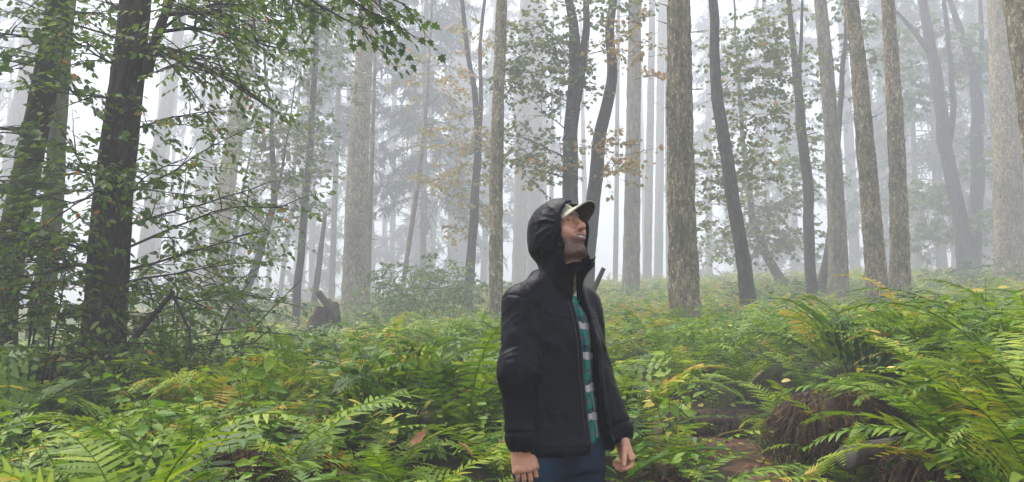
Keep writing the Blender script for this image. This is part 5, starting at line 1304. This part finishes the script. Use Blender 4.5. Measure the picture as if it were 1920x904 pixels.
xl, yl = frame(to_loc(.30, -.1, -1), to_loc(.35, -1, 0)); Vl = WL + Vl @ np.stack([xl, yl, -np.cross(yl, xl) * -1 * -1 if False else np.cross(xl, yl)], 1).T

# --- torso core and arms inside the clothes, so that the figure is one body
core = Field((-.2, -.36, .0), (.25, .36, 1.56), .014)
core.cap((0, 0, 1.0), (0, 0, 1.35), .07, .075, .03); core.cap((-.02, -.15, 1.43), (-.02, .15, 1.43), .04, .04, .03); core.cap((-.02, 0, 1.4), (-.01, 0, 1.54), .05, .05, .03)
SHR, ELR = np.array([-.015, -.162, 1.462]), to_loc(-.150, -.17, 1.215); SHL, ELL = np.array([-.005, .150, 1.462]), to_loc(.155, .13, 1.215)
for S_, E_, W_ in ((SHR, ELR, WR), (SHL, ELL, WL)):
    core.cap(S_, E_, .05, .042, .03); core.cap(E_, W_ - (E_ - W_) * .02, .042, .028, .02)
for s in (-1, 1):
    core.cap((0, s * .09, .95), (.01, s * .10, .52), .085, .05, .04); core.cap((.01, s * .10, .52), (-.02, s * .11, .08), .05, .04, .03); core.cap((-.03, s * .11, .05), (.10, s * .12, .04), .035, .03, .03)
Vc, Qc = core.mesh()
parts = [(head_V, head_Q, head_c), (Vr, Qr, cr), (Vl, Ql, cl), (Vc, Qc, np.tile(skin, (len(Vc), 1)))]
o_ = 0; VV, QQ, CC = [], [], []
for V, Q, c_ in parts: VV.append(V); QQ.append(Q + o_); CC.append(np.clip(c_, 0, 1)); o_ += len(V)
man = link('person', mesh_data('person', np.concatenate(VV), [np.concatenate(QQ)], smooth_shade=True, cols=np.concatenate(CC)), M['skin'])
mg = float(hgt(MX, MY)); man.location = (MX, MY, 0.0); man.rotation_euler = (0, 0, -YAW)
tag(man, 'man in black hooded jacket, plaid shirt, jeans and pale cap looking up to the right', 'person')

def ball(c, r, n=14):
    a = np.linspace(0, 6.283, n, endpoint=False); u = np.linspace(0, np.pi, n); A, U = np.meshgrid(a, u)
    q = np.stack([np.sin(U) * np.cos(A), np.sin(U) * np.sin(A), np.cos(U)], -1).reshape(-1, 3)
    k = np.arange(n * n).reshape(n, n); k2 = np.roll(k, -1, 1); return q, np.stack([k[:-1], k[1:], k2[1:], k2[:-1]], -1).reshape(-1, 4)
for s in (-1, 1):
    q, F = ball(0, 1, 24)
    look = np.array([.95, .02, .30]); look /= np.linalg.norm(look); dt = q @ look
    cc = np.tile(np.array([.42, .38, .35]), (len(q), 1)); cc[dt > .80] = (.05, .035, .02); cc[dt > .965] = (.004, .004, .004)
    V = HC + (q * .0125 + np.array([.0735, s * .0305, .0105])) @ HM.T
    link('eye', mesh_data('eye', V, [F], smooth_shade=True, cols=cc), M['eye'], man)
# teeth: an upper row following the smile
tv, tf = [], []
for i in range(8):
    t = (i - 3.5) / 4.2; w = .0032; cx_ = .085 + .016 * (1 - t * t); y_ = .025 * t; b0 = len(tv)
    for dx in (0, .003):
        for dy in (-w, w):
            for dz in (-.0660, -.0525): tv.append((cx_ + dx - .002, y_ + dy * .92, dz + .003 * t * t))
    tf += [tuple(b0 + k for k in f_) for f_ in ((0, 1, 3, 2), (4, 6, 7, 5), (0, 4, 5, 1), (2, 3, 7, 6), (0, 2, 6, 4), (1, 5, 7, 3))]
link('teeth', mesh_data('teeth', HC + np.array(tv) @ HM.T, [np.array(tf)]), M['tooth'], man)
# short beard hairs
brg = np.random.default_rng(71); cand_i = np.where(bm > .35)[0]; pick = brg.choice(cand_i, 5200)
P0 = Vh[pick] + brg.normal(0, .0012, (len(pick), 3)); Dn = Nh[pick] * .8 + np.array([.1, 0, -.75]) + brg.normal(0, .3, (len(pick), 3)); Dn /= np.linalg.norm(Dn, axis=1, keepdims=True)
sd = np.cross(Dn, brg.normal(0, 1, (len(pick), 3))); sd /= np.linalg.norm(sd, axis=1, keepdims=True); ln = (.0022 + .0025 * brg.random(len(pick)))[:, None]
T3 = np.stack([P0 - sd * .00035, P0 + sd * .00035, P0 + Dn * ln], 1).reshape(-1, 3)
bo_ = link('beard', mesh_data('beard', HC + T3 @ HM.T, [np.arange(len(T3)).reshape(-1, 3)]), M['beard'], man); bo_['kind'] = 'stuff'

# --- shirt
ZS = np.array([.80, .90, .96, 1.05, 1.2, 1.33, 1.42, 1.475, 1.52, 1.56, 1.60])
AW = np.array([.190, .192, .188, .178, .172, .176, .166, .142, .112, .090, .078])
BW = np.array([.150, .152, .150, .142, .134, .136, .126, .110, .092, .082, .075])
CXo = np.array([.018, .018, .016, .012, .006, .000, -.010, -.014, -.012, -.006, .0])
def torso(inset=0.0, zlo=.9, zhi=1.6, flare=None):
    def fn(X, Y, Z):
        a = np.interp(Z, ZS, AW) - inset; b_ = np.interp(Z, ZS, BW) - inset; c_ = np.interp(Z, ZS, CXo)
        q = (np.abs((X - c_) / b_) ** 2.35 + np.abs(Y / a) ** 2.35) ** (1 / 2.35)
        d = (q - 1) * np.minimum(a, b_) * .95
        if flare is not None: d = d - flare(X, Y, Z)
        return np.maximum(np.maximum(d, zlo - Z), Z - zhi)
    return fn
sh = Field((-.17, -.22, .90), (.21, .22, 1.60), .007); sh.put(torso(.026, .955, 1.53), (-.16, -.2, .95), (.18, .2, 1.58), .01)
sh.cap((.045, -.045, 1.535), (.075, -.012, 1.47), .016, .012, .012); sh.cap((.045, .045, 1.535), (.075, .012, 1.47), .016, .012, .012)
Vs_, Qs_ = sh.mesh(); Ns_ = vnormals(Vs_, Qs_)
Vs_ = Vs_ + Ns_ * (.007 * fbm(Vs_ * np.array([1, 1.4, .5]), 14, 3, 21) + .004 * np.sin(Vs_[:, 1] * 55 + 2.5 * fbm(Vs_, 5, 2, 3)))[:, None]
shirt = link('shirt', mesh_data('shirt', Vs_, [Qs_], smooth_shade=True), M['plaid'], man)
# undershirt showing at the neck, placket and buttons
def surf_x(z, y, inset):
    a = np.interp(z, ZS, AW) - inset; b_ = np.interp(z, ZS, BW) - inset; c_ = np.interp(z, ZS, CXo); return c_ + b_ * (1 - min(abs(y) / a, .999) ** 2.35) ** (1 / 2.35)
pl = [np.array([surf_x(z, .045, .026) + .004, .045, z]) for z in np.linspace(1.46, .96, 24)]
V, F = [], []
for i, p in enumerate(pl):
    for dy, dx in ((-.013, .0), (-.011, .004), (.011, .004), (.013, .0)): V.append(p + np.array([dx + .002 * math.sin(i * 1.3), dy, 0]))
k = np.arange(len(pl) * 4).reshape(-1, 4); F = np.concatenate([np.stack([k[:-1, j], k[:-1, j + 1], k[1:, j + 1], k[1:, j]], -1) for j in range(3)])
link('placket', mesh_data('placket', np.array(V), [F]), M['plaid'], shirt)
for z in (1.40, 1.31, 1.22, 1.13, 1.04):
    q, F = ball(0, 1, 10); p = np.array([surf_x(z, .045, .026) + .009, .045, z]); link('button', mesh_data('button', p + q * np.array([.0025, .0055, .0055]), [F], smooth_shade=True), M['plastic'], shirt)
ut = Field((-.1, -.1, 1.44), (.12, .1, 1.62), .006); ut.cap((.008, 0, 1.47), (.020, .005, 1.590), .074, .062, .01); Vu, Qu = ut.mesh(); link('undershirt', mesh_data('undershirt', Vu, [Qu], smooth_shade=True), M['cotton'], man)

# --- jeans and boots
je = Field((-.17, -.22, .02), (.20, .24, 1.0), .010)
je.put(torso(.030, .86, .985), (-.15, -.2, .86), (.17, .2, .99), .03)
for s, fx in ((-1, .015), (1, .045)):
    je.cap((.012, s * .088, .90), (fx + .01, s * .105, .50), .104, .068, .04); je.cap((fx + .01, s * .105, .50), (fx - .03, s * .115, .09), .068, .062, .03)
Vj, Qj = je.mesh(); Nj = vnormals(Vj, Qj)
cr_ = np.exp(-((Vj[:, 2] - .5) / .12) ** 2) + np.exp(-((Vj[:, 2] - .14) / .1) ** 2) + .8 * np.exp(-((Vj[:, 2] - .86) / .05) ** 2)
Vj = Vj + Nj * (cr_ * .006 * (1 - 2 * np.abs(fbm(Vj * np.array([1, 1, 2.2]), 9, 2, 31))) + .003 * fbm(Vj, 25, 2, 5))[:, None]
link('jeans', mesh_data('jeans', Vj, [Qj], smooth_shade=True), M['denim'], man)
for s, fx in ((-1, -.015), (1, .015)):
    f = Field((-.12, s * .115 - .08, .0), (.26, s * .115 + .08, .20), .008)
    f.cap((fx - .03, s * .115, .16), (fx - .03, s * .115, .07), .055, .055, .02); f.ell((fx + .03, s * .12, .05), (.12, .048, .045), .03); f.ell((fx + .11, s * .125, .045), (.06, .050, .040), .03)
    V, Q = f.mesh(); V[:, 2] = np.maximum(V[:, 2], .012); link('boot', mesh_data('boot', V, [Q], smooth_shade=True), M['boot'], man)

# --- jacket
def flare(X, Y, Z):
    low = np.clip((1.50 - Z) / .5, 0, 1)
    return (X > 0) * (.022 * low * np.exp(-((Y - .115) / .045) ** 2) + .010 * low * np.exp(-((Y + .01) / .03) ** 2)) + .008 * np.exp(-((Z - .955) / .02) ** 2)
jk = Field((-.24, -.37, .86), (.27, .33, 1.64), .0046)
jk.put(torso(0, .925, 1.585, flare), (-.2, -.23, .92), (.22, .23, 1.62), .012)
jk.cap((-.01, -.055, 1.530), SHR + np.array([0, .01, .008]), .058, .062, .05); jk.cap((-.01, .055, 1.530), SHL + np.array([0, -.01, .008]), .058, .062, .05)
# hollow for the shirt, then the open front
jk.put(torso(.013, .80, 1.62, flare), (-.2, -.2, .86), (.2, .2, 1.64), .006, 'hard_sub')
def front(X, Y, Z):
    yr_ = np.interp(Z, [.9, 1.0, 1.2, 1.4, 1.5, 1.6], [.000, .000, -.002, -.004, -.006, -.02]); yl_ = np.interp(Z, [.9, 1.0, 1.2, 1.4, 1.5, 1.6], [.125, .115, .092, .080, .075, .075])
    return np.maximum(np.maximum(yr_ - Y, Y - yl_), .02 - X)
jk.put(front, (.0, -.05, .86), (.3, .15, 1.66), .006, 'hard_sub')
for S_, E_, W_, so in ((SHR, ELR, WR, 1), (SHL, ELL, WL, -1)):
    jk.cap(S_, E_, .071, .062, .04); jk.cap(E_, W_ + (E_ - W_) * .12, .061, .053, .05); jk.cap(W_ + (E_ - W_) * .20, W_ + (E_ - W_) * .02, .055, .047, .012)
    jk.cap(W_ + (E_ - W_) * .02, W_ - (E_ - W_) * .25, .036, .036, .004, 'hard_sub')
Vk, Qk = jk.mesh(); Vk = relax(Vk, Qk, 2, .5); Nk = vnormals(Vk, Qk)
def arm_w(P, S_, E_, W_):
    """weight near a sleeve and coordinate along it"""
    best = np.full(len(P), 9.0); co = np.zeros(len(P)); base = 0
    for a, b_ in ((S_, E_), (E_, W_)):
        ab = b_ - a; L = np.linalg.norm(ab); t = np.clip(((P - a) @ ab) / (L * L), 0, 1); d = np.linalg.norm(P - a - t[:, None] * ab, axis=1)
        u = d < best; co = np.where(u, base + t * L, co); best = np.where(u, d, best); base += L
    return smooth(.12, .07, best), co
disp = .004 * fbm(Vk * np.array([1, 1, .55]), 8, 3, 41) + .003 * (1 - 2 * np.abs(fbm(Vk * np.array([1.2, 1.2, .6]), 11, 2, 45)))
for S_, E_, W_ in ((SHR, ELR, WR), (SHL, ELL, WL)):
    w, co = arm_w(Vk, S_, E_, W_); r_ = (Vk - S_)
    ang = np.arctan2(r_[:, 1], r_[:, 0])
    warp = 2.4 * fbm(Vk, 6, 2, 51) + 1.2 * np.sin(ang * 2)
    cc_ = np.stack([np.cos(ang) * .9, np.sin(ang) * .9, co * 13 + 1.1 * np.sin(ang + co * 9)], -1)
    fold = (1 - 2 * np.abs(fbm(cc_, 1.0, 3, 53))) ** 2 * 1.2 - .3
    amp = .0035 + .0045 * np.exp(-((co - .26) / .09) ** 2) + .008 * np.exp(-((co - .45) / .06) ** 2) + .002 * np.exp(-((co - .08) / .05) ** 2)
    mask = np.clip(.5 + 1.3 * fbm(Vk, 9, 2, 61), 0, 1)
    disp = disp * (1 - .4 * w) + w * amp * fold * (.35 + .9 * mask)
body_w = smooth(1.15, 1.0, Vk[:, 2]) * (np.abs(Vk[:, 1]) < .2)
disp += body_w * .006 * (1 - 2 * np.abs(fbm(Vk * np.array([1, 1, 2.0]), 6.5, 2, 71)))
disp += .004 * np.exp(-((Vk[:, 2] - 1.36) / .10) ** 2) * np.sin(Vk[:, 2] * 40 + Vk[:, 1] * 60 + 3 * fbm(Vk, 5, 2, 81)) * (Vk[:, 0] > -.02)
# sharp little creases, seams of armhole and yoke, gathered cuffs
cre = (1 - np.abs(fbm(Vk * np.array([1, 1, .7]) + .02 * fbm(Vk, 12, 2, 19)[:, None], 17, 2, 23))) ** 4
disp += .0028 * (cre - .45) * np.clip(.35 + 1.2 * fbm(Vk, 5, 2, 29), 0, 1)
for S_, E_, W_ in ((SHR, ELR, WR), (SHL, ELL, WL)):
    ax_ = (E_ - S_) / np.linalg.norm(E_ - S_); nn_ = ax_ + np.array([0, np.sign(S_[1]) * .55, 0]); nn_ /= np.linalg.norm(nn_)
    q_ = Vk - (S_ + nn_ * .018); disp -= .0045 * np.exp(-((q_ @ nn_) / .0045) ** 2) * (np.linalg.norm(q_, axis=1) < .13)
    w, co = arm_w(Vk, S_, E_, W_); La = np.linalg.norm(E_ - S_) + np.linalg.norm(W_ - E_)
    disp -= w * .005 * np.exp(-((co - (La - .042)) / .006) ** 2)
wt = 1 - np.maximum(arm_w(Vk, SHR, ELR, WR)[0], arm_w(Vk, SHL, ELL, WL)[0])
disp -= .0035 * wt * np.exp(-((Vk[:, 2] - 1.405 - .06 * np.abs(Vk[:, 1])) / .004) ** 2)
hem = np.exp(-((Vk[:, 2] - .955) / .006) ** 2); disp -= .004 * hem * (np.abs(Vk[:, 1]) < .205)
Vk = Vk + Nk * (.75 * disp)[:, None]
jacket = link('jacket', mesh_data('jacket', Vk, [Qk], smooth_shade=True), M['nylon'], man)

# --- hood and stand-up collar
hoF = Field((-.24, -.20, 1.40), (.24, .20, 1.90), .0055)
hoF.ell(H(.002, 0, .008), (.138, .108, .126), .01, rot=HM); hoF.ell(H(-.02, 0, -.045), (.112, .104, .085), .03, rot=HM)
hoF.cap(H(0, 0, -.085), (.012, 0, 1.505), .080, .080, .03)
hoF.cap((.012, 0, 1.47), (.030, .012, 1.600), .086, .082, .03); hoF.ell(H(.030, .02, -.135), (.070, .080, .050), .03, rot=HM)
outer = hoF.F.copy()
hoF.F = np.maximum(outer, -(outer + .010))
X, Y, Z = np.meshgrid(*hoF.ax, indexing='ij'); Pw = np.stack([X, Y, Z], -1) - HC; L_ = Pw @ HM; hx_, hy_, hz_ = L_[..., 0], L_[..., 1], L_[..., 2]
rim = np.interp(hz_, [-.16, -.12, -.08, -.02, .04, .10, .16], [.036, .046, .062, .082, .100, .114, .120])
faceo = np.maximum(rim - hx_, -(hz_ + .150))
vee = np.maximum(np.maximum(np.interp(Z, [1.40, 1.50, 1.58, 1.66], [-.006, -.007, -.008, -.012]) - Y, Y - np.interp(Z, [1.4, 1.47, 1.54, 1.6, 1.66], [.074, .066, .036, .030, .036])), .03 - X)
hoF.F = np.maximum(np.maximum(hoF.F, -faceo), -vee); hoF.F = np.maximum(hoF.F, 1.44 - Z).astype(np.float32)
Vo, Qo = hoF.mesh(); Vo = relax(Vo, Qo, 2, .5); No = vnormals(Vo, Qo)
lh = (Vo - HC) @ HM
rr_ = np.hypot(lh[:, 0] - .09, lh[:, 2] + .03); th = np.arctan2(lh[:, 2] + .03, -(lh[:, 0] - .09))
fold = (1 - np.abs(np.sin(th * 6.5 + rr_ * 14 + 2.6 * fbm(Vo, 7, 2, 91)))) ** 2 - .3
inn = smooth(.085, .06, lh[:, 0])
cre_o = (1 - np.abs(fbm(Vo, 18, 2, 123))) ** 4 - .45
Vo = Vo + No * (.0018 * cre_o * inn)[:, None]
Vo = Vo + No * ((.0055 * fold * np.clip(.4 + 1.4 * fbm(Vo, 8, 2, 95), 0, 1.2) + .005 * fbm(Vo, 12, 3, 97)) * (.35 + .65 * inn))[:, None]
hood = link('hood', mesh_data('hood', Vo, [Qo], smooth_shade=True), M['nylon'], jacket)
# zip along the right front edge, cord toggles at the collar
zl = []
for z in np.linspace(1.49, .945, 40):
    y_ = float(np.interp(z, [.9, 1.0, 1.2, 1.4, 1.5], [.000, .000, -.002, -.004, -.006])); x_ = surf_x(z, y_, 0.0) + .010 * np.clip((1.5 - z) / .5, 0, 1) + .0015; zl.append((x_, y_ - .003, z))
V, F = tubes([(np.array(zl), np.full(40, .0042))], 6); link('zip', mesh_data('zip', V, [F], smooth_shade=True), M['zip'], jacket)
V, F = tubes([(np.array(zl) + np.array([.001, -.020, 0]), np.full(40, .0016))], 5); link('seam', mesh_data('seam', V, [F], smooth_shade=True), M['zip'], jacket)
_l = (Vo - HC) @ HM; tg = Vo[np.argmax(_l[:, 0] * 1.0 + (_l[:, 1]) * .6 - 8 * np.abs(_l[:, 2] + .125))]; V, F = tubes([(np.array([tg, tg + np.array([.016, .004, .004])]), np.array([.006, .005])), (np.array([tg + np.array([.012, .003, .002]), tg + np.array([.022, .005, .012])]), np.array([.003, .002]))], 8)
link('cord_toggle', mesh_data('cord_toggle', V, [F], smooth_shade=True), M['plastic'], jacket)
for hz0 in (-.080, -.104):
    rm = np.interp(hz0, [-.16, -.12, -.08, -.02, .04, .10, .16], [.036, .046, .062, .082, .100, .114, .120]) - .010
    lh2 = (Vo - HC) @ HM; q_ = Vo[np.argmin((lh2[:, 0] - rm) ** 2 + (lh2[:, 2] - hz0) ** 2 + .05 * (lh2[:, 1] + .12) ** 2)]
    qb, F = ball(0, 1, 10); link('cord_eyelet', mesh_data('cord_eyelet', q_ + qb * .0042, [F], smooth_shade=True), M['plastic'], jacket)

# --- cap
cp = Field((-.12, -.11, -.02), (.12, .11, .16), .004)
cp.ell((-.006, 0, .030), (.106, .084, .090), .01); Zc = cp.ax[2][None, None, :]; cp.F = np.maximum(cp.F, .036 - Zc + 0 * cp.F).astype(np.float32)
Vp, Qp = cp.mesh(); cap_o = link('cap', mesh_data('cap', HC + Vp @ HM.T, [Qp], smooth_shade=True), M['cap_top'], man)
def brim(dz):
    nu, nv = 25, 10; V = []
    for j in range(nv):
        v = j / (nv - 1)
        for i in range(nu):
            u = -1 + 2 * i / (nu - 1); an = u * R(74)
            base_ = np.array([.098 * math.cos(an) - .004, .080 * math.sin(an)]); ext = .090 * (1 - abs(u) ** 2.8) + .006
            x_ = base_[0] + ext * v; y_ = base_[1] * (1 - .04 * v)
            z_ = .050 - .006 * v - 7.0 * y_ ** 2 * (.6 + .5 * v) + dz
            V.append((x_, y_, z_))
    k = np.arange(nu * nv).reshape(nv, nu); return np.array(V), np.stack([k[:-1, :-1], k[:-1, 1:], k[1:, 1:], k[1:, :-1]], -1).reshape(-1, 4), k
Vt, Ft, kk = brim(.0022); Vb, Fb, _ = brim(-.0022); nV = len(Vt)
edge = np.concatenate([kk[0], kk[1:, -1], kk[-1, ::-1][1:], kk[::-1, 0][1:-1]]); e2 = np.roll(edge, -1)
rimq = np.stack([edge, edge + nV, e2 + nV, e2], -1)
bt = link('visor', mesh_data('visor', HC + np.vstack([Vt, Vb]) @ HM.T, [Ft[:, ::-1], rimq], smooth_shade=True), M['cap_top'], cap_o)
bu = link('visor_underside', mesh_data('visor_underside', HC + (Vb - np.array([0, 0, .0004])) @ HM.T, [Fb], smooth_shade=True), M['cap_under'], cap_o)

# ------------------------------------------------------------------ the fog
hx = 235.0; z0, z1 = float(GZ.min()) - 1.0, 65.0
HV = np.array([(sx * hx, y_, z_) for z_ in (z0, z1) for y_ in (-62.0, 345.0) for sx in (-1, 1)])
HF = np.array([(0, 2, 3, 1), (4, 5, 7, 6), (0, 1, 5, 4), (2, 6, 7, 3), (0, 4, 6, 2), (1, 3, 7, 5)])
hm = bpy.data.materials.new('fog'); hm.use_nodes = True
hm.node_tree.nodes.remove(hm.node_tree.nodes['Principled BSDF'])
pv = hm.node_tree.nodes.new('ShaderNodeVolumePrincipled')
pv.inputs['Color'].default_value = (0.80, 0.815, 0.85, 1); pv.inputs['Density'].default_value = 0.0092; pv.inputs['Anisotropy'].default_value = 0.0
hm.node_tree.links.new(pv.outputs[0], hm.node_tree.nodes['Material Output'].inputs['Volume'])
tag(link('haze', mesh_data('haze', HV, [HF]), hm), 'pale fog filling the whole forest', 'fog', kind='stuff')
